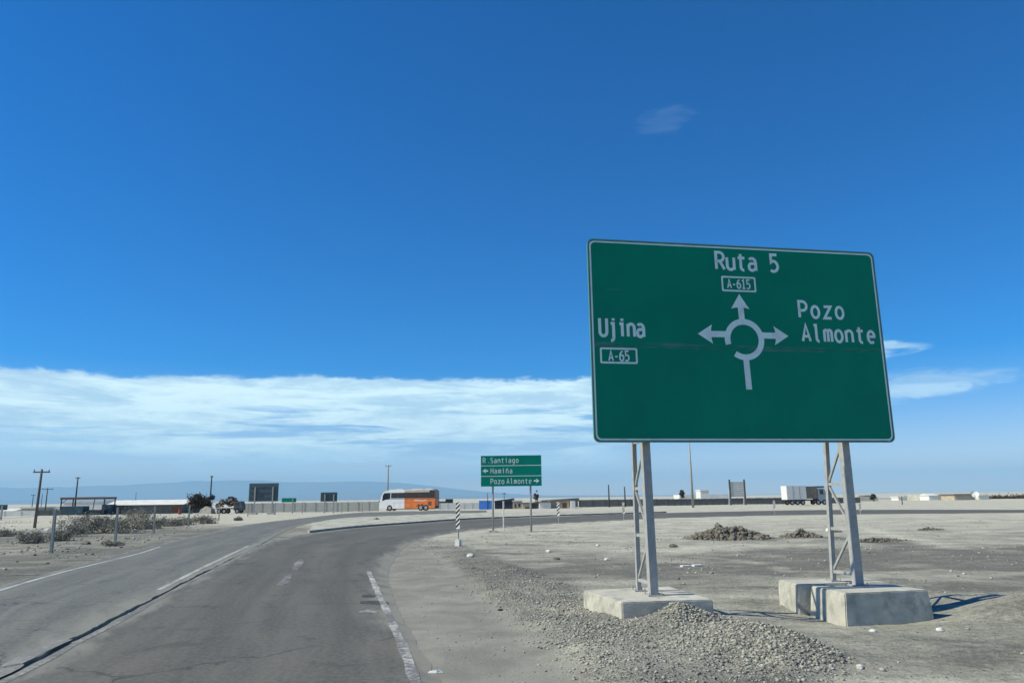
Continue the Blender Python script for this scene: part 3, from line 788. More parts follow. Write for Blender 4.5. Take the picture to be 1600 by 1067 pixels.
GL = {
    'R': [[(0, 0), (0, 1), (0.22, 1)]+arc(0.22, 0.74, 0.24, 0.26, 80, -90)+[(0, 0.48)], [(0.22, 0.48), (0.48, 0)]],
    'P': [[(0, 0), (0, 1), (0.22, 1)]+arc(0.22, 0.72, 0.25, 0.28, 80, -90)+[(0, 0.44)]],
    'u': [[(0, 0.72), (0, 0.25)]+arc(0.2, 0.22, 0.2, 0.22, 180, 330), [(0.42, 0.72), (0.42, 0)]],
    't': [[(0.17, 0.95), (0.17, 0.2)]+arc(0.33, 0.16, 0.16, 0.16, 190, 280), [(0, 0.72), (0.42, 0.72)]],
    'a': [arc(0.2, 0.5, 0.21, 0.22, 140, 10)+[(0.42, 0.45), (0.42, 0)], [(0.42, 0.42), (0.2, 0.42)]+arc(0.18, 0.21, 0.18, 0.21, 95, 300)+[(0.42, 0.14)]],
    '5': [[(0.44, 1), (0.06, 1), (0.06, 0.56)]+arc(0.18, 0.31, 0.27, 0.31, 105, -130, 14)],
    'A': [[(0, 0), (0.25, 1), (0.5, 0)], [(0.09, 0.3), (0.41, 0.3)]],
    '-': [[(0.1, 0.42), (0.4, 0.42)]],
    '6': [arc(0.24, 0.3, 0.23, 0.3, 0, 360, 20), arc(0.42, 0.42, 0.41, 0.55, 180, 95, 10)],
    '1': [[(0.04, 0.84), (0.25, 1), (0.25, 0)], [(0.05, 0), (0.45, 0)]],
    'U': [[(0, 1), (0, 0.26)]+arc(0.23, 0.25, 0.23, 0.25, 185, 355, 12)+[(0.46, 0.26), (0.46, 1)]],
    'j': [[(0.1, 0.72), (0.28, 0.72), (0.28, -0.05)]+arc(0.1, -0.08, 0.18, 0.17, 0, -95, 8), [(0.28, 0.88), (0.28, 1.02)]],
    'i': [[(0.06, 0.72), (0.24, 0.72), (0.24, 0)], [(0.24, 0.88), (0.24, 1.02)]],
    'n': [[(0, 0), (0, 0.72)], [(0, 0.5)]+arc(0.21, 0.48, 0.21, 0.24, 150, 0)+[(0.42, 0)]],
    'o': [arc(0.23, 0.36, 0.23, 0.36, 0, 360, 22)],
    'z': [[(0.02, 0.72), (0.44, 0.72), (0.02, 0), (0.46, 0)]],
    'l': [[(0.06, 1), (0.2, 1), (0.2, 0.2)]+arc(0.36, 0.17, 0.16, 0.17, 180, 270)],
    'm': [[(0, 0), (0, 0.72)], [(0, 0.55)]+arc(0.12, 0.55, 0.12, 0.17, 150, 0, 8)+[(0.24, 0)], [(0.24, 0.55)]+arc(0.36, 0.55, 0.12, 0.17, 150, 0, 8)+[(0.48, 0)]],
    'e': [[(0.03, 0.38), (0.44, 0.38)]+arc(0.23, 0.36, 0.22, 0.36, 8, 310, 18)],
    'S': [arc(0.24, 0.75, 0.21, 0.25, 40, 250, 12)+[(0.26, 0.5)]+arc(0.24, 0.25, 0.22, 0.25, 80, -150, 12)],
    'g': [arc(0.21, 0.38, 0.21, 0.34, 0, 360, 18), [(0.42, 0.72), (0.42, -0.05)]+arc(0.22, -0.06, 0.2, 0.18, 0, -140, 8)],
    'M': [[(0, 0), (0, 1), (0.26, 0.35), (0.52, 1), (0.52, 0)]],
    'ñ': [[(0, 0), (0, 0.72)], [(0, 0.5)]+arc(0.21, 0.48, 0.21, 0.24, 150, 0)+[(0.42, 0)], [(0.05, 0.88), (0.37, 0.94)]],
    '.': [[(0.18, 0.0), (0.18, 0.13)]],
    ' ': [],
}


def stroke(mb, pts, wd, y):
    """thick line in the XZ plane at depth y"""
    P = [Vector((a, b)) for a, b in pts]; Q = [P[0]]
    for p_ in P[1:]:
        if (p_-Q[-1]).length > 1e-4: Q.append(p_)
    P = Q; n = len(P); closed = (P[0]-P[-1]).length < 1e-3 and n > 3
    vs = []
    for i in range(n):
        if closed: d0 = (P[i]-P[i-1 if i else n-2]).normalized(); d1 = (P[(i+1) if i < n-1 else 1]-P[i]).normalized()
        else:
            d1 = (P[min(i+1, n-1)]-P[min(i, n-2)]).normalized(); d0 = (P[max(i, 1)]-P[max(i-1, 0)]).normalized()
        t = (d0+d1)
        t = t.normalized() if t.length > 1e-6 else d1
        nr = Vector((-t.y, t.x)); k = wd/2/max(0.45, nr.dot(Vector((-d1.y, d1.x))))
        vs += [(P[i].x+nr.x*k, y, P[i].y+nr.y*k), (P[i].x-nr.x*k, y, P[i].y-nr.y*k)]
    mb.add(vs, [(2*i, 2*i+1, 2*i+3, 2*i+2) for i in range(n-1)])


def text_mb(s, x0, z0, cap, adv, wd=0.15, gw=1.0, slope=0.0):
    mb = MB(); k = 0
    for ci, c in enumerate(s):
        ox = x0+ci*adv
        for st in GL[c]:
            k += 1
            ex = st
            stroke(mb, [(ox+a*cap*gw, z0+b*cap+slope*(ox-x0)) for a, b in ex], wd*cap, -0.0004*(k % 5))
    return mb


# ------------------------------------------------------------------ the big direction sign
YAW = 0.177
big = thing('direction_sign', 'large green roundabout direction sign on two lattice supports over concrete footings', 'road sign', (1.4653, 13.4436, 0), YAW)
# local x along the panel, y away from the driver, z up; panel bottom at z = 3.067
PW, PH, Z0 = 6.033, 3.836, 3.067
def rounded(x0, x1, z0, z1, r, n=6):
    pts = []
    for cx, cz, a in ((x1-r, z0+r, -90), (x1-r, z1-r, 0), (x0+r, z1-r, 90), (x0+r, z0+r, 180)):
        pts += [(cx+r*math.cos(math.radians(a+90*k/n)), cz+r*math.sin(math.radians(a+90*k/n))) for k in range(n+1)]
    return pts


def plate(mb, pts, y0, y1): return mb.prism([(a, y0, b) for a, b in pts], [(a, y1, b) for a, b in pts])


SEAM = 1.785
lo = [p_ for p_ in rounded(0.03, PW-0.03, 0.03, PH-0.03, 0.10)]
bot = [(a, min(b, SEAM-0.006)) for a, b in lo if b < SEAM]; bot = [(a, b) for a, b in bot]
bot = [q for q in lo if q[1] < SEAM]; r_ = [q for q in bot if q[0] > 3]; l_ = [q for q in bot if q[0] <= 3]
bot = [(PW-0.03, SEAM-0.005), (0.03, SEAM-0.005)]
bot_poly = l_+r_+[(PW-0.03, SEAM-0.005), (0.03, SEAM-0.005)]
topq = [q for q in lo if q[1] > SEAM]; tr = [q for q in topq if q[0] > 3]; tl = [q for q in topq if q[0] <= 3]
top_poly = [(0.03, SEAM+0.005), (PW-0.03, SEAM+0.005)]+tr+tl
def panel_obj(name, poly, parent, z, mt, y0=0.0, y1=0.004):
    o = plate(MB(), poly, y0, y1).build(name, mt, parent, loc=(0, 0, z)); return o


face_lo = panel_obj('panel', bot_poly, big, Z0, M_green)
face_hi = panel_obj('panel', top_poly, big, Z0, M_green)
bk = plate(MB(), rounded(0.015, PW-0.015, 0.015, PH-0.015, 0.11), 0.006, 0.03).build('backing_plate', M_signback, big, loc=(0, 0, Z0))
# white border printed near the edge and the aluminium rim
def ring_mb(po, pi, y):
    n = len(po); mb = MB()
    return mb.add([(a, y, b) for a, b in po]+[(a, y, b) for a, b in pi], [(i, (i+1) % n, (i+1) % n+n, i+n) for i in range(n)])


brd = ring_mb(rounded(0.025, PW-0.025, 0.025, PH-0.025, 0.10), rounded(0.056, PW-0.056, 0.056, PH-0.056, 0.085), -0.004).build('border', M_white, big, loc=(0, 0, Z0))
n = len(rounded(0, 1, 0, 1, .1))
ro = rounded(-0.012, PW+0.012, -0.012, PH+0.012, 0.115); ri = rounded(0.012, PW-0.012, 0.012, PH-0.012, 0.10)
rim = MB().add([(a, -0.008, b) for a, b in ro]+[(a, -0.008, b) for a, b in ri]+[(a, 0.034, b) for a, b in ro]+[(a, 0.034, b) for a, b in ri],
               [(i, (i+1) % n, (i+1) % n+n, i+n) for i in range(n)]+[(i, (i+1) % n, (i+1) % n+2*n, i+2*n) for i in range(n)]+[(i+n, (i+1) % n+n, (i+1) % n+3*n, i+3*n) for i in range(n)]).build('rim', M_edge, big, loc=(0, 0, Z0))
for zz in (0.35, 1.3, 2.3, 3.4):
    MB().box(0.2, PW-0.2, 0.032, 0.11, zz-0.05, zz+0.05).build('rail', M_galv, big, loc=(0, 0, Z0))


def word(s, x0, z0, cap, adv, wd=0.15, gw=1.0, slope=0.0, lab=None, parent=big, z=Z0, y=-0.005, mt=M_white):
    root = bpy.data.objects.new('lettering', None); COL.objects.link(root); root.parent = parent; root.location = (0, y, z)
    if lab: root['label'] = lab
    for ci, c in enumerate(s):
        if c != ' ': text_mb(c, x0+ci*adv, z0, cap, adv, wd, gw, slope).build('letter', mt, root)
    return root


word('Ruta 5', 2.59, 3.35, 0.345, 0.229, 0.17, lab='white lettering Ruta 5')
word('A-615', 2.795, 2.975, 0.175, 0.1, 0.16, 0.85, lab='small white lettering A-615')
word('Pozo', 4.27, 2.43, 0.325, 0.264, 0.17, 1.05, lab='white lettering Pozo')
word('Almonte', 4.29, 1.955, 0.325, 0.236, 0.17, 1.0, lab='white lettering Almonte')
word('Ujina', 0.175, 1.955, 0.335, 0.183, 0.175, 0.88, lab='white lettering Ujina')
word('A-65', 0.33, 1.49, 0.185, 0.105, 0.16, 0.85, lab='small white lettering A-65')
for x0, x1, z0, z1 in ((2.67, 3.39, 2.905, 3.215), (0.16, 0.885, 1.435, 1.735)):
    ring_mb(rounded(x0, x1, z0, z1, 0.03), rounded(x0+0.035, x1-0.035, z0+0.035, z1-0.035, 0.015), -0.006).build('route_frame', M_white, big, loc=(0, 0, Z0))
# roundabout diagram: ring open at lower left, three arrows, stem
dg = MB(); cx, cz = 3.06, 1.955
stroke(dg, [(cx+0.35*math.cos(math.radians(a)), cz+0.35*math.sin(math.radians(a))) for a in range(-127, 199, 6)], 0.115, 0)
stroke(dg, [(cx, cz-0.34), (cx+0.015, 0.985)], 0.12, -0.0006)
stroke(dg, [(cx-0.02, cz+0.34), (cx-0.03, 2.62)], 0.12, -0.0006)
stroke(dg, [(cx-0.34, 2.05), (2.35, 2.045)], 0.12, -0.0006)
stroke(dg, [(cx+0.34, 2.045), (3.72, 2.045)], 0.12, -0.0006)
def head(tip, d):
    t = Vector(tip); d = Vector(d); n_ = Vector((-d.y, d.x))
    q = [t, t-d*0.30+n_*0.19, t-d*0.275+n_*0.10, t-d*0.275-n_*0.10, t-d*0.30-n_*0.19]
    dg.add([(a.x, -0.0012, a.y) for a in q], [(0, 1, 2), (0, 2, 3), (0, 3, 4)])


head((3.02, 2.86), (0, 1)); head((2.11, 2.045), (-1, 0)); head((3.985, 2.045), (1, 0))
dgo = dg.build('roundabout_symbol', M_white, big, loc=(0, -0.006, Z0)); dgo['label'] = 'white roundabout diagram with three arrows'


# lattice supports
def support(sx, base_front, base_rear, ztop):
    root = bpy.data.objects.new('support', None); COL.objects.link(root); root.parent = big
    tf = Vector((sx, 0.20, 3.067+3.5)); trr = Vector((sx-0.03, 0.60, 3.067+1.6))
    inv = Matrix.Rotation(-YAW, 3, 'Z')
    bf = inv @ (Vector(base_front)-Vector((1.4653, 13.4436, 0))); br = inv @ (Vector(base_rear)-Vector((1.4653, 13.4436, 0)))
    MB().tube(bf, tf, 0.074, square=True).build('chord', M_galv, root)
    MB().tube(br, trr, 0.040, square=True).build('chord', M_galv, root)
    zs = [0.22, 1.10, 2.02, 2.95, 3.9]
    def F(z): t = (z-bf.z)/(tf.z-bf.z); return bf+(tf-bf)*t
    def B(z): t = (z-br.z)/(trr.z-br.z); return br+(trr-br)*t
    for i, z in enumerate(zs):
        zz = bf.z+z*0.93
        MB().tube(F(zz), B(zz), 0.028, square=True).build('rung', M_galv, root)
        if i < len(zs)-1:
            z2 = bf.z+zs[i+1]*0.93
            a, b = (B(zz), F(z2)) if i % 2 == 0 else (F(zz), B(z2))
            MB().tube(a, b, 0.02, square=True).build('diagonal', M_galv, root)
    for q, s in ((bf, 0.14), (br, 0.11)):
        MB().box(q.x-s, q.x+s, q.y-s, q.y+s, q.z, q.z+0.018).build('base_plate', M_galv, root)
        for bx in (-1, 1):
            for by in (-1, 1): MB().tube((q.x+bx*s*0.8, q.y+by*s*0.8, q.z), (q.x+bx*s*0.8, q.y+by*s*0.8, q.z+0.06), 0.012, n=6).build('bolt', M_galv, root)
    MB().tube(F(4.9), B(4.5), 0.03, square=True).build('rung', M_galv, root)
    return root


support(0.99, (2.47, 13.92, 0.36), (2.32, 14.58, 0.36), 0)
support(5.06, (6.45, 14.60, 0.405), (6.24, 15.20, 0.42), 0)


# concrete footings
def footing(top, zt, zb, label, flare=0.06, seed=0):
    c = sum((Vector(q) for q in top), Vector((0, 0)))/4
    bm = bmesh.new(); vb = []; vt = []
    for q in top:
        q = Vector(q); o_ = c+(q-c)*(1+flare)
        vb.append(bm.verts.new((o_.x-c.x, o_.y-c.y, zb))); vt.append(bm.verts.new((q.x-c.x, q.y-c.y, zt)))
    bm.faces.new(vb[::-1]); bm.faces.new(vt)
    for i in range(4): bm.faces.new((vb[i], vb[(i+1) % 4], vt[(i+1) % 4], vt[i]))
    bmesh.ops.bevel(bm, geom=list(bm.edges), offset=0.018, segments=2, affect='EDGES')
    bmesh.ops.subdivide_edges(bm, edges=[e for e in bm.edges if e.calc_length() > 0.3], cuts=7, use_grid_fill=True)
    bmesh.ops.recalc_face_normals(bm, faces=bm.faces)
    for v in bm.verts:
        nn = fbm(np.array([v.co.x*1.0+seed]), np.array([v.co.y+v.co.z*1.7]), 0.35, 3, seed)[0]
        v.co += Vector((nn, -nn, nn*0.6))*0.006
    me = bpy.data.meshes.new('concrete_footing'); bm.to_mesh(me); bm.free(); me.materials.append(M_conc)
    o = bpy.data.objects.new('concrete_footing', me); COL.objects.link(o); o.location = (c.x, c.y, 0)
    return tag(o, label, 'footing')


footing([(1.31, 14.85), (1.79, 13.09), (3.37, 13.30), (3.02, 15.26)], 0.36, -0.35, 'low wide concrete footing under the left sign support, gravel heaped on its front', 0.03, 3)
footing([(5.56, 14.62), (5.72, 13.51), (7.36, 13.86), (7.12, 14.66)], 0.405, -0.45, 'near concrete footing under the right sign support with sloping sides', 0.09, 5)
footing([(5.30, 15.62), (5.36, 14.76), (7.15, 14.80), (7.1, 15.66)], 0.42, -0.45, 'rear concrete footing behind the near one under the right sign support', 0.03, 8)

# ------------------------------------------------------------------ the small direction sign
SY = 48.0
def m_at(px, py, y=SY): return at(px, py, y)
c0 = m_at(751.5, 761); c1 = m_at(846.5, 758.5); t0 = m_at(751.5, 712)
sm = thing('direction_sign', 'small three-row green direction sign on two thin grey posts beyond the verge', 'road sign', (c0.x, SY, 0), 0.0)
SW = c1.x-c0.x; SZ = c0.z+0.02; SH = t0.z-c0.z
for r in range(3):
    z0 = SZ+SH/3*r
    MB().box(0, SW, 0, 0.03, z0+0.025, z0+SH/3-0.02).build('panel', M_green2, sm)
    if r: MB().box(0.0, SW, -0.004, 0.02, z0-0.018, z0+0.022).build('divider', M_white, sm)
MB().box(0.05, SW-0.05, 0.034, 0.06, SZ+0.05, SZ+SH-0.05).build('backing_plate', M_signback, sm)
kk = SW/95.0
def sx(px): return (px-751.5)*kk
for s, px0, r, adv in (('R.', 755, 2, 0.30), ('Santiago', 767, 2, 0.232), ('Mamiña', 767, 1, 0.245), ('Pozo', 767, 0, 0.232), ('Almonte', 792, 0, 0.236)):
    z0 = SZ+SH/3*r+0.18
    word(s, sx(px0), z0, 0.31, adv, 0.125, 1.0, 0, 'white lettering '+s, sm, 0, -0.006)
for tipx, d, r in ((754, -1, 1), (843, 1, 0)):
    mb = MB(); z = SZ+SH/3*r+0.34; x = sx(tipx)
    mb.add([(x, 0, z), (x-d*0.2, 0, z+0.15), (x-d*0.2, 0, z-0.15)], [(0, 1, 2)])
    mb.add([(x-d*0.18, -0.001, z+0.05), (x-d*0.36, -0.001, z+0.05), (x-d*0.36, -0.001, z-0.05), (x-d*0.18, -0.001, z-0.05)], [(0, 1, 2, 3)])
    mb.build('arrow', M_white, sm, loc=(0, -0.008, 0))
for px in (770, 829):
    MB().tube((sx(px), 0.12, -0.3), (sx(px), 0.12, SZ+SH-0.2), 0.06, n=10).build('post', M_galv, sm, smooth=True)
    MB().box(sx(px)-0.12, sx(px)+0.12, 0.0605, 0.11, SZ+0.02, SZ+0.1).build('bracket', M_galv, sm)
MB().box(sx(770)-0.25, sx(770)+0.25, -0.1, 0.35, -0.2, 0.10).build('foot', M_conc, sm)


# ------------------------------------------------------------------ striped marker posts
def marker(px, py, h, w_, label, foot=True, n=6):
    p = G(px, py); z = gz(p.x, p.y)
    root = thing('marker_post', label, 'marker post', (p.x, p.y, z), random.uniform(-0.50, -0.35), 'black and white striped markers along the road')
    if foot: MB().box(-0.11, 0.11, -0.11, 0.11, -0.1, 0.28).build('foot', M_wpaint, root)
    MB().tube((0, 0, 0), (0, 0, h*0.45), 0.035).build('stem', M_galv, root)
    z0 = h*0.38; H = h-z0; wd = w_
    MB().box(-wd/2, wd/2, -0.045, -0.037, z0, h).build('board', M_wpaint, root)
    sb = MB()
    for i in range(n):
        a = z0+H*(i+0.15)/n; b = a+H/n*0.48; k = wd*0.9
        pts = [(-wd/2, a), (wd/2, a+k), (wd/2, b+k), (-wd/2, b)]
        pts = [(x, min(z_, h)) for x, z_ in pts]
        sb.add([(x, -0.049, z_) for x, z_ in pts], [(0, 1, 2, 3)])
    sb.build('stripe', M_black, root)
    return root


marker(716, 853, 1.95, 0.20, 'nearest striped marker post, on a white foot at the bend of the exit lane')
marker(873, 818, 1.70, 0.24, 'striped marker post right of the small direction sign', False, 4)
marker(975, 812.5, 1.55, 0.22, 'striped marker post just left of the left sign support', False, 4)
marker(1211, 804, 1.5, 0.22, 'striped marker post standing between the two sign supports', False)
marker(1345, 803, 1.1, 0.20, 'striped marker post just right of the right sign support', False)
p = G(787, 829); o = MB().tube((0, 0, -0.1), (0, 0, 1.85), 0.042).box(-0.06, 0.06, -0.03, 0.03, 1.5, 1.9).build('slim_post', M_wpaint, None, loc=(p.x, p.y, gz(p.x, p.y)))
tag(o, 'slim plain white post between the legs of the small direction sign', 'post')

# ------------------------------------------------------------------ sign backs across the road
def signback(px0, px1, pyt, pyb, pybase, legs, label, green=False, foot=True):
    D = G((px0+px1)/2, pybase).y
    a = at(px0, pyb, D); b = at(px1, pyb, D); t_ = at(px0, pyt, D); w_ = b.x-a.x; h = t_.z-a.z
    root = thing('road_sign_back', label, 'road sign', (a.x, D, 0), 0.0)
    MB().box(0, w_, 0, 0.05, a.z, a.z+h).build('panel', M_green2 if green else M_signback, root)
    MB().box(-0.05, w_+0.05, 0.052, 0.10, a.z-0.05, a.z+h+0.05).build('rim', M_green2, root)
    if not green:
        for k in (0.2, 0.5, 0.8): MB().box(0.05, w_-0.05, -0.06, -0.002, a.z+h*k-0.04, a.z+h*k+0.04).build('rail', M_signback, root)
    for L in legs:
        x = at(L, pybase, D).x-a.x
        MB().tube((x, -0.12, gz(x+a.x, D)-0.2), (x, -0.12, a.z+h*0.8), 0.09, square=True).build('post', M_galv, root)
        if foot: MB().box(x-0.6, x+0.5, -0.7, 0.3, -0.5, 0.22).build('foot', M_conc, root)
    return root


signback(388.5, 433.5, 755.5, 783, 803, (397, 425), 'large dark back of a direction sign beyond the entry road')
signback(501, 526, 769.5, 783, 800.5, (507, 521), 'smaller dark sign back on two legs in front of the pale wall', foot=False)
signback(440.5, 462, 778.5, 784, 801, (457,), 'small narrow green sign on one leg between the two dark sign backs', True, False)
signback(-6, 10, 789, 796, 812, (2,), 'small dark sign back cut by the left edge of the photo', foot=False)

# ------------------------------------------------------------------ left fence
FP = [(-40, 900), (80, 864), (180, 845), (240, 832.5), (294, 822), (342, 811), (387, 806), (430, 803.5), (472, 801.5), (534, 799.5), (566, 798.5)]
p0 = G(*FP[1]); fen = thing('wire_fence', 'fence of grey concrete posts and slack wires along the left verge', 'fence', (p0.x, p0.y, 0))
FW = [G(*q) for q in FP]
for q in FW:
    x, y = q.x-p0.x, q.y-p0.y; lean = random.uniform(-0.05, 0.05)
    z = gz(q.x, q.y)
    MB().tube((x, y, z-0.2), (x+lean, y+random.uniform(-0.05, 0.05), z+1.85), 0.055, 0.05, square=True).build('fence_post', M_conpole, fen)
for zz in (0.6, 1.15, 1.7):
    for a, b in zip(FW[:-1], FW[1:]):
        wmb = MB(); N = 6; pr = None
        for k in range(N+1):
            t = k/N; q = a.lerp(b, t); c = Vector((q.x-p0.x, q.y-p0.y, zz+gz(q.x, q.y)*0-0.08*4*t*(1-t)))
            if pr is not None: wmb.tube(pr, c, 0.004, n=3)
            pr = c
        wmb.build('wire', M_wire, fen)

# ------------------------------------------------------------------ poles
def pole(px, pyt, pyb, D, r, material, label, arm=1.6, base=None, name='utility_pole', cat='utility pole', pins=True, lean=0.0):
    b = at(px, pyb, D) if base is None else base; t_ = at(px, pyt, D)
    root = thing(name, label, cat, (b.x, D, gz(b.x, D)-0.2))
    H = t_.z-root.location.z
    MB().tube((0, 0, 0), (lean*H, 0, H), r, r*0.7, n=10).build('pole_shaft', material, root, smooth=True)
    if arm:
        MB().box(-arm/2+lean*H, arm/2+lean*H, -0.06, 0.06, H-0.32, H-0.2).build('crossarm', material, root)
        if pins:
            for k in (-0.45, 0, 0.45):
                MB().tube((k*arm+lean*H, 0, H-0.2), (k*arm+lean*H, 0, H-0.02), 0.04, n=6).build('insulator', M_teal, root)
    return root


P1 = pole(54, 733, 824, 69, 0.13, M_wood, 'nearest wooden utility pole, leaning, at far left beside rubble', 1.5, lean=0.01)
pole(70, 762, 802, 150, 0.13, M_wood, 'distant utility pole just right of the nearest leaning one', 2.2)
pole(49, 772, 800, 210, 0.13, M_wood, 'faint distant pole just left of the nearest leaning one', 1.2)
pole(63, 771, 801, 190, 0.10, M_wood, 'faint distant pole between two taller poles at far left', 0, pins=False)
pole(116, 745, 801, 152, 0.17, M_wood_d, 'dark utility pole rising through the carport frame', 0.9)
pole(210, 769, 801, 200, 0.09, M_wood, 'faint thin pole behind the long white shed roof', 0, pins=False)
pole(327, 743, 801, 152, 0.17, M_wood_d, 'dark pole rising behind the bushy dark tree', 0.5)
pole(605, 726, 798, 160, 0.20, M_conpole, 'concrete pole standing behind the white front of the bus', 1.3)
pole(952, 757, 790, 165, 0.18, M_wood_d, 'dark stub pole on the plain left of the left sign support', 0, pins=False)
pole(977, 760, 790, 165, 0.18, M_wood_d, 'dark stub pole right behind the farther striped marker', 0, pins=False)
pole(762, 770, 792, 150, 0.08, M_wood_d, 'short thin aerial mast above the blue container', 0, pins=False)
pole(788, 769, 792, 155, 0.07, M_wood_d, 'short aerial mast above the navy shed', 0.9, pins=False)
pole(1410, 775, 787, 150, 0.10, M_wood_d, 'short dark post on the plain right of the right sign support', 0, pins=False)
lp = G(1083, 792)
r_ = thing('lamp_pole', 'tall pale concrete pole standing on the plain directly below the big sign', 'pole', (lp.x, lp.y, gz(lp.x, lp.y)-0.2))
MB().tube((0, 0, 0), (0.0, 0, 12.6), 0.24, 0.12, n=14).build('pole_shaft', M_conpole, r_, smooth=True)
MB().tube((0, 0, 12.4), (-1.4, 0.1, 12.9), 0.04, n=8).build('bracket_arm', M_galv, r_)
MB().box(-1.9, -1.3, 0.0, 0.22, 12.86, 12.98).build('lamp_head', M_galv, r_)


# ------------------------------------------------------------------ bus
def wheel(parent, x, y, r=0.52, wd=0.3):
    w_ = bpy.data.objects.new('wheel', None); COL.objects.link(w_); w_.parent = parent; w_.location = (x, y, r)
    MB().tube((0, -wd/2, 0), (0, wd/2, 0), r, n=20).build('tyre', M_rubber, w_)
    MB().tube((0, -wd/2-0.012, 0), (0, -wd/2+0.02, 0), r*0.55, n=16).build('rim', M_galv, w_)


BD = 139.0
bp_ = at(588, 797, BD)
# local: x from nose (0) to tail (+L); y to the far side; heading away to the left
bus = thing('coach_bus', 'white and orange coach driving away to the left on the far side of the island', 'bus', (bp_.x+0.05, BD+2.4, 0.0), math.radians(-13))
BL, BWd, BH = 10.9, 2.5, 3.68
def side_poly(mb, pts, y0, y1): return mb.prism([(a, y0, b) for a, b in pts], [(a, y1, b) for a, b in pts])


NOSE = [(0.28, 0.38), (5.0, 0.38), (5.0, BH), (1.6, BH), (0.9, BH-0.22), (0.5, BH-0.75), (0.10, 1.75), (0.02, 1.2), (0.06, 0.6)]
side_poly(MB(), NOSE, 0, BWd).build('front_body', M_buswhite, bus)
side_poly(MB(), [(5.0, 0.42), (BL, 0.42), (BL+0.05, 1.2), (BL, BH-0.15), (BL-0.2, BH), (5.0, BH)], 0, BWd).build('rear_body', M_orange, bus)
MB().box(1.9, BL-0.25, 0.1, BWd-0.1, BH+0.002, BH+0.16).build('roof', M_wallw, bus)
MB().box(5.02, BL-1.0, -0.016, -0.002, BH-0.36, BH+0.02).build('roof_edge', M_wall, bus)
side_poly(MB(), [(BL-0.98, BH-1.35), (BL-0.02, BH-1.5), (BL-0.02, BH-0.15), (BL-0.2, BH-0.02), (BL-0.98, BH-0.02)], -0.016, -0.002).build('rear_corner', M_darkglass, bus)
for a, b in ((3.2, 4.6), (6.4, 8.4), (9.0, 10.2)):
    MB().box(a, b, 0.35, BWd-0.35, BH+0.162, BH+0.26).build('roof_unit', M_wpaint, bus)
for k in range(6):
    a = 2.35+k*1.38
    MB().box(a, a+1.355, -0.012, 0.0, 2.25, BH-0.42).build('side_window', M_darkglass, bus)
side_poly(MB(), [(0.62, 1.80), (1.2, 2.0), (2.2, 2.22), (2.2, BH-0.42), (1.0, BH-0.45), (0.70, BH-0.85)], -0.014, -0.002).build('driver_window', M_darkglass, bus)
MB().add([(0.13, 0.15, 1.80), (0.13, BWd-0.15, 1.80), (0.52, BWd-0.15, BH-0.70), (0.52, 0.15, BH-0.70)], [(0, 1, 2, 3)]).build('windscreen', M_darkglass, bus, loc=(-0.03, 0, 0.0))
MB().box(BL+0.05, BL+0.062, 0.2, BWd-0.2, 2.1, BH-0.25).build('rear_window', M_darkglass, bus)
MB().box(BL+0.002, BL+0.055, 0.1, BWd-0.1, 0.42, 0.8).build('rear_bumper', M_black, bus)
MB().box(9.6, 10.3, -0.012, 0, 0.9, 1.6).build('engine_grille', M_rust, bus)
side_poly(MB(), [(7.3, 0.75), (7.8, 1.25), (8.1, 0.95), (8.5, 1.3), (8.9, 0.85), (9.2, 0.75)], -0.012, -0.001).build('painted_emblem', M_rust, bus)
side_poly(MB(), [(6.9, 1.75), (7.6, 1.72), (8.6, 1.62), (9.4, 1.78), (9.4, 2.0), (8.6, 1.86), (7.6, 2.0), (6.9, 2.02)], -0.012, -0.001).build('painted_band', mat('pale_band', (0.75, 0.50, 0.36), 0.5), bus)
MB().box(-0.15, 0.0, 0.2, 0.35, 1.5, 1.9).build('mirror', M_black, bus)
for x, y in ((2.1, 0.14), (8.2, 0.14), (9.2, 0.14), (2.1, BWd-0.14), (8.2, BWd-0.14)): wheel(bus, x, y)
MB().box(1.4, BL-0.3, 0.25, BWd-0.25, 0.25, 0.379).build('chassis', M_black, bus)

for k in range(4): MB().box(3.0+k*1.15, 3.02+k*1.15, -0.008, 0, 0.5, 1.45).build('hatch_seam', M_dgray, bus)
MB().box(2.75, 7.4, -0.008, 0, 1.46, 1.49).build('hatch_seam', M_dgray, bus)
MB().box(0.5, BL-0.1, -0.01, 0, 2.05, 2.12).build('belt_trim', M_dgray, bus)
for y in (0.1, BWd-0.4): MB().box(0.0, 0.07, y, y+0.3, 0.75, 1.0).build('headlight', M_wpaint, bus)
for y in (0.1, BWd-0.35): MB().box(BL+0.03, BL+0.075, y, y+0.25, 0.95, 1.6).build('tail_light', mat('red_lens', (0.4, 0.02, 0.02), 0.3), bus)

# ------------------------------------------------------------------ truck on the right
TD = 150.0
tp = at(1231, 788, TD)
trk = thing('box_truck', 'white box truck with brown canvas front half parked behind the right sign support', 'truck', (tp.x, TD, gz(tp.x, TD)+0.12), 0.10)
u_ = TD/CF
MB().box(0, 31*u_, 0, 2.5, 1.05, 3.72).build('cargo_box', M_wpaint, trk)
for k in (0.33, 0.66): MB().box(31*u_*k-0.03, 31*u_*k+0.03, -0.02, -0.002, 1.1, 3.65).build('door_seam', M_dgray, trk)
MB().box(31*u_+0.02, 49*u_, 0.1, 2.4, 1.2, 3.60).build('canvas_bay', M_brown, trk)
MB().box(49*u_+0.01, 61*u_, 0.1, 2.4, 3.30, 3.62).build('wind_deflector', M_teal, trk)
side_poly(MB(), [(50*u_, 0.7), (64*u_, 0.7), (64*u_, 1.8), (62*u_, 2.9), (60*u_, 3.2), (50*u_, 3.2)], 0.12, 2.38).build('cab', mat('cab_paint', (0.30, 0.36, 0.38), 0.4), trk)
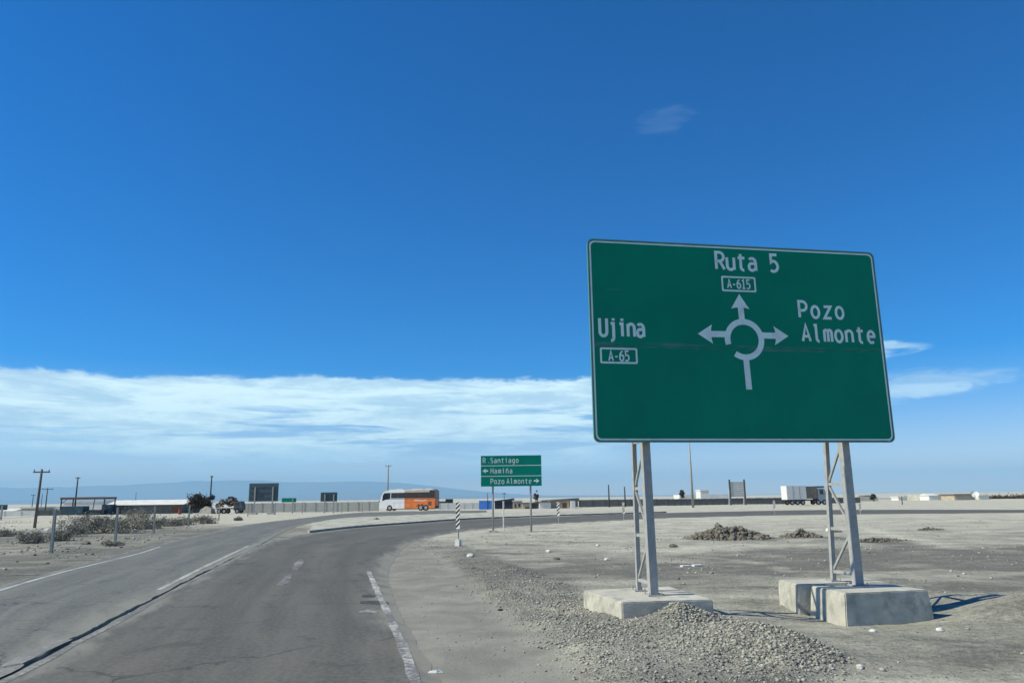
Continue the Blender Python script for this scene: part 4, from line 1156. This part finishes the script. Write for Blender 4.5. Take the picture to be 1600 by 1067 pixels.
MB().box(53*u_, 59*u_, 0.10, 0.118, 2.0, 2.9).build('cab_window', M_darkglass, trk)
MB().box(0.05, 62*u_, 0.5, 2.0, 0.8, 1.04).build('chassis', M_black, trk)
for x in (1.0, 2.1, 3.2, 6.4, 7.7): wheel(trk, x, 0.2, 0.48); wheel(trk, x, 2.3, 0.48)

# ------------------------------------------------------------------ walls
def panel_wall(px0, px1, pyt, pyb, D, material, label, pw=2.0, slope=0.0, post=True, top=False, D2=None):
    a = at(px0, pyb, D); D2 = D if D2 is None else D2; b = at(px1, pyb, D2); t_ = at((px0+px1)/2, pyt, (D+D2)/2)
    L = (Vector((b.x, D2, 0))-Vector((a.x, D, 0))).length; ang = math.atan2(D2-D, b.x-a.x)
    zb = min(gz(a.x, D), gz(b.x, D2))-0.2; H = t_.z-zb
    root = thing('boundary_wall', label, 'wall', (a.x, D, zb), ang)
    n = max(1, round(L/pw)); w_ = L/n
    pan = MB().box(0.03, w_-0.03, 0, 0.10, 0, H).build('wall_panel', material, root)
    pst = MB().box(-0.09, 0.09, -0.06, 0.16, 0, H+0.06).build('wall_post', material, root) if post else None
    for k in range(1, n):
        inst(pan, root, (k*w_, random.uniform(-0.01, 0.01), random.uniform(-0.03, 0.02)))
        if post: inst(pst, root, (k*w_, 0, 0))
    if top: MB().box(0, L, -0.08, 0.18, H+0.065, H+0.14).build('coping', M_wallw, root)
    return root


panel_wall(375, 592, 785, 800, 152, M_wall, 'long pale precast wall between the dark trees and the bus', 2.1)
panel_wall(686, 750, 785.5, 796, 172, M_wallw, 'white panel wall between the rear of the bus and the blue container', 2.0)
panel_wall(905, 1046, 780, 789, 178, M_dgray, 'dark low wall stretch left of the left sign support', 3.0)
panel_wall(1042, 1232, 778.5, 788, 176, M_dgray, 'dark slatted boundary wall with pale coping between the sign supports', 1.5, top=True)
panel_wall(1296, 1345, 777, 786, 176, M_dgray, 'dark wall end beside the right sign support', 2.5)
panel_wall(-20, 58, 798, 806, 145, M_wallw, 'white low wall at the far left behind the verge', 3.0)
panel_wall(58, 95, 797, 804, 148, M_dgray, 'dark fence panel wall between the white wall and the carport', 2.5)


# ------------------------------------------------------------------ buildings
def house(px0, px1, pyt, pyb, D, wallm, label, roofm=None, ov=0.0, roof='flat', depth=6.0, openings=(), name='house', cat='house', rise=0.5, zb=None):
    a = at(px0, pyb, D); b = at(px1, pyb, D); t_ = at(px0, pyt, D)
    g = gz((a.x+b.x)/2, D)-0.3
    root = thing(name, label, cat, (a.x, D, g)); w_ = b.x-a.x; H = t_.z-g
    hw = H-(rise if roofm else 0)
    MB().box(0, w_, 0, depth, 0, hw).build('wall', wallm, root)
    rm = roofm or wallm
    if roofm:
        if roof == 'gable':
            MB().prism([(-ov, -ov, hw+0.01), (-ov, depth+ov, hw+0.01), (-ov, depth/2, hw+rise)], [(w_+ov, -ov, hw+0.01), (w_+ov, depth+ov, hw+0.01), (w_+ov, depth/2, hw+rise)]).build('roof', rm, root)
        elif roof == 'shed':
            MB().prism([(-ov, -ov, hw+0.01), (-ov, depth+ov, hw+0.01), (-ov, depth+ov, hw+rise*0.4), (-ov, -ov, hw+rise*0.3)], [(w_+ov, -ov, hw+0.01), (w_+ov, depth+ov, hw+0.01), (w_+ov, depth+ov, hw+rise), (w_+ov, -ov, hw+rise)]).build('roof', rm, root)
        else: MB().box(-ov, w_+ov, -ov, depth+ov, hw+0.01, hw+rise).build('roof', rm, root)
    for (u0, u1, v0, v1, nm) in openings:
        f = MB().box(w_*u0, w_*u1, -0.04, -0.005, hw*v0+0.3*0, hw*v1).build(nm, M_darkglass if nm == 'window' else M_rust, root)
    return root


# carport frame with dark containers
D = 150; a = at(93, 803, D); b = at(162, 803, D); t_ = at(93, 777, D); g = gz(a.x, D)-0.2
cp = thing('carport', 'open rusty-beamed carport frame among the sheds at far left', 'carport', (a.x, D, g)); w_ = b.x-a.x; H = t_.z-g
for x in (0.1, w_-0.1):
    for y in (0, 4.0): MB().tube((x, y, 0), (x, y, H-0.3), 0.09, square=True).build('post', M_wood_d, cp)
MB().box(-0.1, w_+0.1, -0.15, 0.15, H-0.42, H).build('beam', M_rust, cp); MB().box(-0.1, w_+0.1, 3.85, 4.15, H-0.42, H).build('beam', M_rust, cp)
for k in range(7): MB().box(w_*k/6-0.06, w_*k/6+0.06, 0.16, 3.84, H-0.2, H-0.08).build('rafter', M_rust, cp)
MB().tube((w_*0.72, 0.1, 0), (w_*0.76, 0.1, H-0.42), 0.06, square=True).build('brace', M_dgray, cp)
MB().tube((0.2, 0.0, H-1.2), (1.1, 0.0, H-0.45), 0.05, square=True).build('brace', M_dgray, cp)
house(97, 160, 782.5, 800, 172, M_wpaint, 'pale building seen through the open carport frame', M_wallw, 0.1, 'flat', 5, rise=0.3)
house(94, 128, 791, 804, 151, M_teal, 'dark green-grey container standing inside the carport', name='container', cat='container', depth=2.4)
house(131, 160, 796.5, 804, 151.5, M_navy, 'low dark blue container at the right of the carport', name='container', cat='container', depth=2.4)
house(158, 172, 788, 802, 153, M_teal, 'dark hut between the carport and the long white-roofed shed', depth=3)
house(166, 284, 781.5, 801.5, 155, M_dgray, 'long low grey shed with a white sheet roof', M_wallw, 0.4, 'gable', 9, rise=1.0, openings=((0.86, 0.98, 0.05, 0.85, 'door'),), name='shed', cat='shed')
house(0, 20, 795, 803, 170, M_wpaint, 'small white house behind the white wall at the left edge', M_wallw, 0.2, 'gable', 6, rise=0.5)
house(32, 57, 792, 804, 160, M_beige, 'pale beige house behind the low white wall', M_wallw, 0.2, 'flat', 6, rise=0.3)
house(72, 92, 791, 799, 190, M_wpaint, 'small white house just left of the carport', M_wallw, 0.2, 'flat', 5, rise=0.3)
house(683, 697, 783, 790, 190, M_teal, 'low dark roofed hut right behind the bus', depth=4)
house(696, 706.5, 779.5, 790, 176, M_black, 'small black square tank house behind the white panel wall', depth=3)
house(748.5, 770, 782, 796.5, 150, M_blue, 'bright blue shipping container left of the small sign post', name='container', cat='container', depth=2.4)
house(773, 803, 778.5, 794, 158, M_navy, 'navy shed with a slanting roof behind the small direction sign', M_navy, 0.1, 'shed', 6, rise=0.8, name='shed', cat='shed')
house(801, 816, 781.5, 794, 156, M_beige, 'small beige house with a window right of the navy shed', M_wallw, 0.1, 'flat', 5, rise=0.2, openings=((0.2, 0.35, 0.3, 0.7, 'window'), (0.6, 0.8, 0.35, 0.75, 'window')))
house(817, 831, 785, 794.5, 154, M_beige, 'low beige hut behind the right post of the small sign', M_brown, 0.2, 'flat', 5, rise=0.25, openings=((0.25, 0.7, 0.1, 0.5, 'door'),))
house(831, 843, 783, 794, 157, M_dgray, 'dark grey lean-to shed beside the white panelled house', M_dgray, 0.1, 'shed', 5, rise=0.5, name='shed', cat='shed')
house(843, 861, 784, 794, 153, M_wpaint, 'bright white panelled house left of the striped marker', M_brown, 0.2, 'flat', 6, rise=0.15)
house(861, 890, 782, 794, 155, M_beige, 'beige house with a dark doorway behind the striped marker', M_brown, 0.3, 'flat', 6, rise=0.2, openings=((0.62, 0.86, 0.0, 0.85, 'door'),))
house(892.5, 899, 782.5, 793, 153, M_wpaint, 'narrow white hut at the end of the row of houses', depth=3)
house(848, 903, 778.5, 786, 190, M_brown, 'wide brown roof with dark ridge behind the row of houses', M_dgray, 0.3, 'shed', 8, rise=0.8)
house(1095, 1108, 765, 779, 200, M_wpaint, 'pale tower-like house beside the concrete pole', M_wallw, 0.1, 'flat', 5, rise=0.3)
house(1062, 1140, 773, 780, 215, M_wallw, 'long pale building low behind the dark slatted wall', depth=8)
house(1452, 1466, 771, 780, 250, M_wpaint, 'small white house on the horizon right of the right support', M_wallw, 0.2, 'gable', 6, rise=0.6)
house(1436, 1492, 773, 779.5, 258, M_wall, 'long pale building on the horizon at right', depth=8)
house(1492, 1524, 771.5, 779.5, 250, M_beige, 'beige building with a brown roof edge on the right horizon', M_brown, 0.3, 'flat', 8, rise=0.35)
house(1340, 1372, 776, 781, 245, M_wall, 'low pale hut right beside the right sign support', depth=6)
house(1372, 1436, 777.5, 780.5, 300, M_wallw, 'thin white strip of distant sheds on the right horizon', depth=6)
house(1404, 1418, 775.5, 780.5, 262, M_wpaint, 'tiny white house left of the small gabled one on the right horizon', M_wallw, 0.2, 'flat', 5, rise=0.3)
house(1424, 1433, 774.5, 780.5, 270, M_beige, 'tiny tan hut between two white houses on the right horizon', M_brown, 0.2, 'flat', 4, rise=0.3)
house(1530, 1546, 773, 779.5, 252, M_wpaint, 'white block house right of the dish on the right horizon', M_wallw, 0.2, 'flat', 5, rise=0.3)
house(1352, 1362, 773.5, 781, 255, M_beige, 'tiny beige hut close beside the right sign support', M_brown, 0.2, 'flat', 4, rise=0.3)
house(1576, 1592, 775, 779.5, 285, M_wallw, 'white shed behind the dark scrub at the far right', depth=5)
dsh = at(1524, 779, 246)
dd = thing('satellite_dish', 'white dish shape beside the beige building on the right horizon', 'satellite dish', (dsh.x, 246, gz(dsh.x, 246)))
bmd = bmesh.new(); bmesh.ops.create_uvsphere(bmd, u_segments=20, v_segments=10, radius=1.2)
bmesh.ops.delete(bmd, geom=[v for v in bmd.verts if v.co.z > 0.1], context='VERTS')
med = bpy.data.meshes.new('dish'); bmd.to_mesh(med); bmd.free(); med.materials.append(M_wpaint)
od = bpy.data.objects.new('dish', med); COL.objects.link(od); od.parent = dd; od.scale = (1, 1, 0.45); od.rotation_euler = (math.radians(60), 0, math.radians(-20)); od.location = (0, 0, 1.9)
MB().tube((0, 0.2, -0.2), (0, 0.1, 1.5), 0.12).build('mast', M_galv, dd)

# billboard between the supports
D = 166; a = at(1141, 788, D); b = at(1166, 788, D); zt = at(1141, 749, D).z; zb_ = at(1141, 776, D).z; g = gz(a.x, D)-0.2
bb = thing('billboard', 'pale slatted billboard between two tall posts beyond the dark wall', 'billboard', (a.x, D, g)); w_ = b.x-a.x
for x in (0.15, w_-0.1):
    MB().tube((x, 0, 0), (x, 0, zt-g), 0.16, square=True).build('post', M_dgray, bb)
    MB().tube((x+0.05, 1.6, 0), (x, 0.2, zt-g-1.2), 0.08, square=True).build('brace', M_wpaint, bb)
nB = 7
for k in range(nB):
    z0 = zb_-g+(zt-zb_-0.5)*k/nB
    MB().box(0.33, w_-0.30, -0.05, 0.0, z0+0.03, z0+(zt-zb_-0.5)/nB-0.03).build('board', M_wall, bb)


# ------------------------------------------------------------------ vegetation
def shrub(x, y, w_, h, label, leafm, seed, n=1100, trunk=False, name='shrub', cat='shrub', leaf=0.06, group=None, lift=0.0):
    r = np.random.default_rng(seed); z = gz(x, y)
    root = thing(name, label, cat, (x, y, z-0.05), 0, group)
    br = MB()
    for k in range(16 if not trunk else 9):
        a = r.uniform(0, 2*PI); L = h*r.uniform(0.6, 1.0); s = w_*r.uniform(0.15, 0.45)
        p_ = Vector((0.1*math.cos(a), 0.1*math.sin(a), 0)); q = Vector((s*math.cos(a), s*0.8*math.sin(a), L))
        mid = p_.lerp(q, 0.5)+Vector((r.normal()*0.08*w_, r.normal()*0.08*w_, 0))
        br.tube(p_, mid, 0.02*(1+3*trunk), 0.012*(1+2*trunk), n=4); br.tube(mid, q, 0.012*(1+2*trunk), 0.005, n=4)
        for j in range(3):
            e = mid.lerp(q, r.uniform(0, 1)); br.tube(e, e+Vector((r.normal()*0.14*w_, r.normal()*0.14*w_, r.uniform(0, 0.3)*h)), 0.008, 0.003, n=3)
    br.build('branches' if not trunk else 'trunk', M_twig, root)
    C = r.normal(0, 1, (int(12+w_*5), 3)); C /= np.linalg.norm(C, axis=1)[:, None]; C *= r.uniform(0.35, 0.95, (len(C), 1))
    C = C*np.array([w_*0.42, w_*0.34, h*0.40])+np.array([0, 0, h*(0.52+lift)])
    ci = r.integers(0, len(C), n); rad = r.uniform(0.06, 0.16, len(C))*w_
    P_ = C[ci]+r.normal(0, 0.55, (n, 3))*rad[ci][:, None]*np.array([1, 1, 0.8]); P_[:, 2] = np.abs(P_[:, 2])
    d1 = r.normal(0, 1, (n, 3)); d1 /= np.linalg.norm(d1, axis=1)[:, None]; d2 = np.cross(d1, r.normal(0, 1, (n, 3))); d2 /= np.linalg.norm(d2, axis=1)[:, None]
    s = (leaf*r.uniform(0.5, 1.4, n))[:, None]
    V = np.stack([P_-d1*s*1.6, P_+d2*s*0.5, P_+d1*s*1.6, P_-d2*s*0.5], 1).reshape(-1, 3)
    F = np.arange(n*4).reshape(n, 4)
    o = big_mesh('foliage', V, F, 4, leafm, smooth=False); o.parent = root
    return root


SG = 'dry grey shrubs on the left verge'
for i, (px, py, w_, h, lb) in enumerate([
        (52, 848, 2.6, 0.75, 'low dusty shrub on the verge left of the first fence post'),
        (92, 845, 2.2, 0.55, 'small grey shrub just right of the first fence post'),
        (112, 838, 2.6, 0.9, 'grey shrub in front of the carport, left of the dense thicket'),
        (128, 834, 4.2, 1.7, 'tall grey thicket below the carport'),
        (160, 833, 4.4, 1.6, 'dense grey thicket left of the second fence post'),
        (196, 833, 4.0, 1.2, 'dry shrub right of the second fence post'),
        (217, 818, 4.0, 2.0, 'tall dark bush under the long grey shed'),
        (232, 826, 3.4, 0.9, 'dry shrub left of the third fence post'),
        (262, 822, 4.2, 0.9, 'low brown shrub between the third and fourth fence posts'),
        (288, 820, 3.0, 0.8, 'low brown shrub by the fourth fence post'),
        (318, 818, 3.4, 0.9, 'rounded grey shrub right of the fourth fence post'),
        (8, 838, 2.5, 0.5, 'sparse low shrub at the left edge of the photo'),
        (178, 852, 1.4, 0.3, 'low tuft at the foot of the second fence post')]):
    p = G(px, py); shrub(p.x, p.y, w_, h*0.85, lb, M_leaf if i % 3 else M_twig, 300+i, int(300+w_*330), leaf=0.026+0.0004*p.y, group=SG)
T = at(313, 800, 150); shrub(T.x, 150, 6.0, 4.0, 'bushy dark tree with a flat crown left of the sign backs', M_leafd, 401, 3200, True, 'tree', 'tree', 0.16, lift=0.10)
T = at(299, 800, 149); shrub(T.x, 149, 1.8, 2.4, 'small dark tree beside the bushy flat-crowned one', M_leafd, 402, 900, True, 'tree', 'tree', 0.13, lift=0.1)
T = at(1066, 779, 190); shrub(T.x, 190, 1.5, 3.3, 'round dark tree behind the left end of the slatted wall', M_leafd, 403, 1100, True, 'tree', 'tree', 0.14, lift=0.35)
T = at(1365, 781, 235); shrub(T.x, 235, 2.4, 2.3, 'dark distant tree right of the right sign support', M_leafd, 404, 900, True, 'tree', 'tree', 0.15, lift=0.1)
T = at(838, 779, 230); shrub(T.x, 230, 2.2, 4.2, 'faint tree top behind the right post of the small sign', M_leafd, 405, 700, True, 'tree', 'tree', 0.15, lift=0.2)
# beige tent and loaded flatbed beside the dark trees
D = 147; a = at(309, 801, D)
tn = thing('tarpaulin_tent', 'beige tarpaulin tent under the bushy dark tree', 'tent', (a.x, D, gz(a.x, D)-0.05))
MB().prism([(0, 0, 0), (2.6, 0, 0), (2.3, 0.4, 1.0), (1.2, 0.6, 1.5), (0.4, 0.4, 0.9)], [(0, 2.5, 0), (2.6, 2.5, 0), (2.3, 2.2, 1.0), (1.2, 2.0, 1.5), (0.4, 2.2, 0.9)]).build('canvas', mat('tent_canvas', (0.42, 0.38, 0.30), 0.9, var=0.25, scale=2), tn)
D = 146; a = at(336, 800.5, D)
fb = thing('loaded_flatbed', 'dark flatbed truck piled with scrap right of the beige tent', 'truck', (a.x, D, gz(a.x, D)))
MB().box(0, 4.7, 0, 2.3, 0.85, 1.05).build('bed', M_black, fb)
side_poly(MB(), [(3.5, 0.6), (5.0, 0.6), (5.0, 1.5), (4.7, 2.3), (3.5, 2.3)], 0.05, 2.25).build('cab', M_dgray, fb)
MB().box(3.75, 4.5, 0.02, 0.048, 1.5, 2.1).build('cab_window', M_darkglass, fb)
rr = np.random.default_rng(9)
for k in range(34):
    x = rr.uniform(0.1, 3.4); y = rr.uniform(0.3, 2.0); s = rr.uniform(0.2, 0.45); z = 1.06+rr.uniform(0, 1.7)
    mb = MB().box(-s, s, -s*0.7, s*0.7, 0, s); o = mb.build('scrap_piece', [M_rust, M_dgray, M_brown, M_black][k % 4], fb, loc=(x, y, z)); o.rotation_euler = tuple(rr.uniform(-0.6, 0.6, 3))
for x in (0.7, 1.7, 4.2): wheel(fb, x, 0.15, 0.45); wheel(fb, x, 2.15, 0.45)
D = 148; a = at(281, 800.5, D)
o = MB().tube((0, 0, 0), (0, 0, 0.95), 0.3, n=14).build('oil_drum', mat('red_drum', (0.35, 0.06, 0.04), 0.6, dirt=(0.2, 0.1, 0.06), dirtamt=0.7), None, loc=(a.x, D, gz(a.x, D)))
tag(o, 'rusty red drum at the right end of the long grey shed', 'drum')
# dark scrub line on the far right horizon
r = np.random.default_rng(77); n = 2600
a = at(1545, 779, 270); b = at(1660, 779, 270)
P_ = np.stack([r.uniform(a.x, b.x, n), 270+r.normal(0, 4, n), np.abs(r.normal(0, 0.5, n))*(0.6+0.8*vnoise(r.uniform(0, 20, n), np.zeros(n)))+gz(a.x, 270)], 1)
d1 = r.normal(0, 1, (n, 3)); d1 /= np.linalg.norm(d1, axis=1)[:, None]; d2 = np.roll(d1, 1, 1); s = 0.3
V = np.stack([P_-d1*s, P_+d2*s*0.6, P_+d1*s, P_-d2*s*0.6], 1).reshape(-1, 3)
tag(big_mesh('scrub', V, np.arange(n*4).reshape(n, 4), 4, M_leafd, smooth=False), 'dark line of low scrub on the right horizon', 'scrub', kind='stuff')

# ------------------------------------------------------------------ mountains far behind
def ridge(name, y0, depth, prof, seed, x0=-26000, x1=9000):
    N, K = 260, 26; xs = np.linspace(x0, x1, N); V = []
    for j in range(K):
        t = j/(K-1); yy = y0+depth*t
        e = prof(xs)*sstep(0, 0.75, np.full(N, t))*(0.9+0.16*fbm(xs, np.full(N, yy), 1500, 4, seed))
        V.append(np.stack([xs, np.full(N, yy), e-20*(t == 0)], 1))
    V = np.concatenate(V); ii = np.arange(N*K).reshape(K, N)
    F = np.stack([ii[:-1, :-1], ii[:-1, 1:], ii[1:, 1:], ii[1:, :-1]], -1).reshape(-1, 4)
    return tag(big_mesh(name, V, F, 4, M_mount), kind='structure')


ridge('mountains', 22000, 5000, lambda x: 640*sstep(1500, -5200, x)*(0.93+0.1*np.sin(x/2100.0))+66*sstep(7500, 600, x), 51, -30000, 10000)
ridge('mountains', 17000, 3500, lambda x: 200*np.exp(-((x+4300)/3000.0)**2)+120*np.exp(-((x+11500)/3500.0)**2), 57, -24000, 7000)

# ------------------------------------------------------------------ the air
hz = MB().box(-31000, 26000, -1000, 28500, -30, 800).build('haze', mat('haze_air', (1, 1, 1)))
hm = bpy.data.materials.new('haze_volume'); hm.use_nodes = True; t = NT(hm.node_tree)
pv = t.node('ShaderNodeVolumePrincipled'); pv.inputs['Color'].default_value = (0.34, 0.63, 0.86, 1); pv.inputs['Density'].default_value = 6.5e-5; pv.inputs['Anisotropy'].default_value = 0.0
o_ = t.node('ShaderNodeOutputMaterial'); t.l.new(pv.outputs[0], o_.inputs['Volume'])
hz.data.materials[0] = hm
tag(hz, kind='stuff')
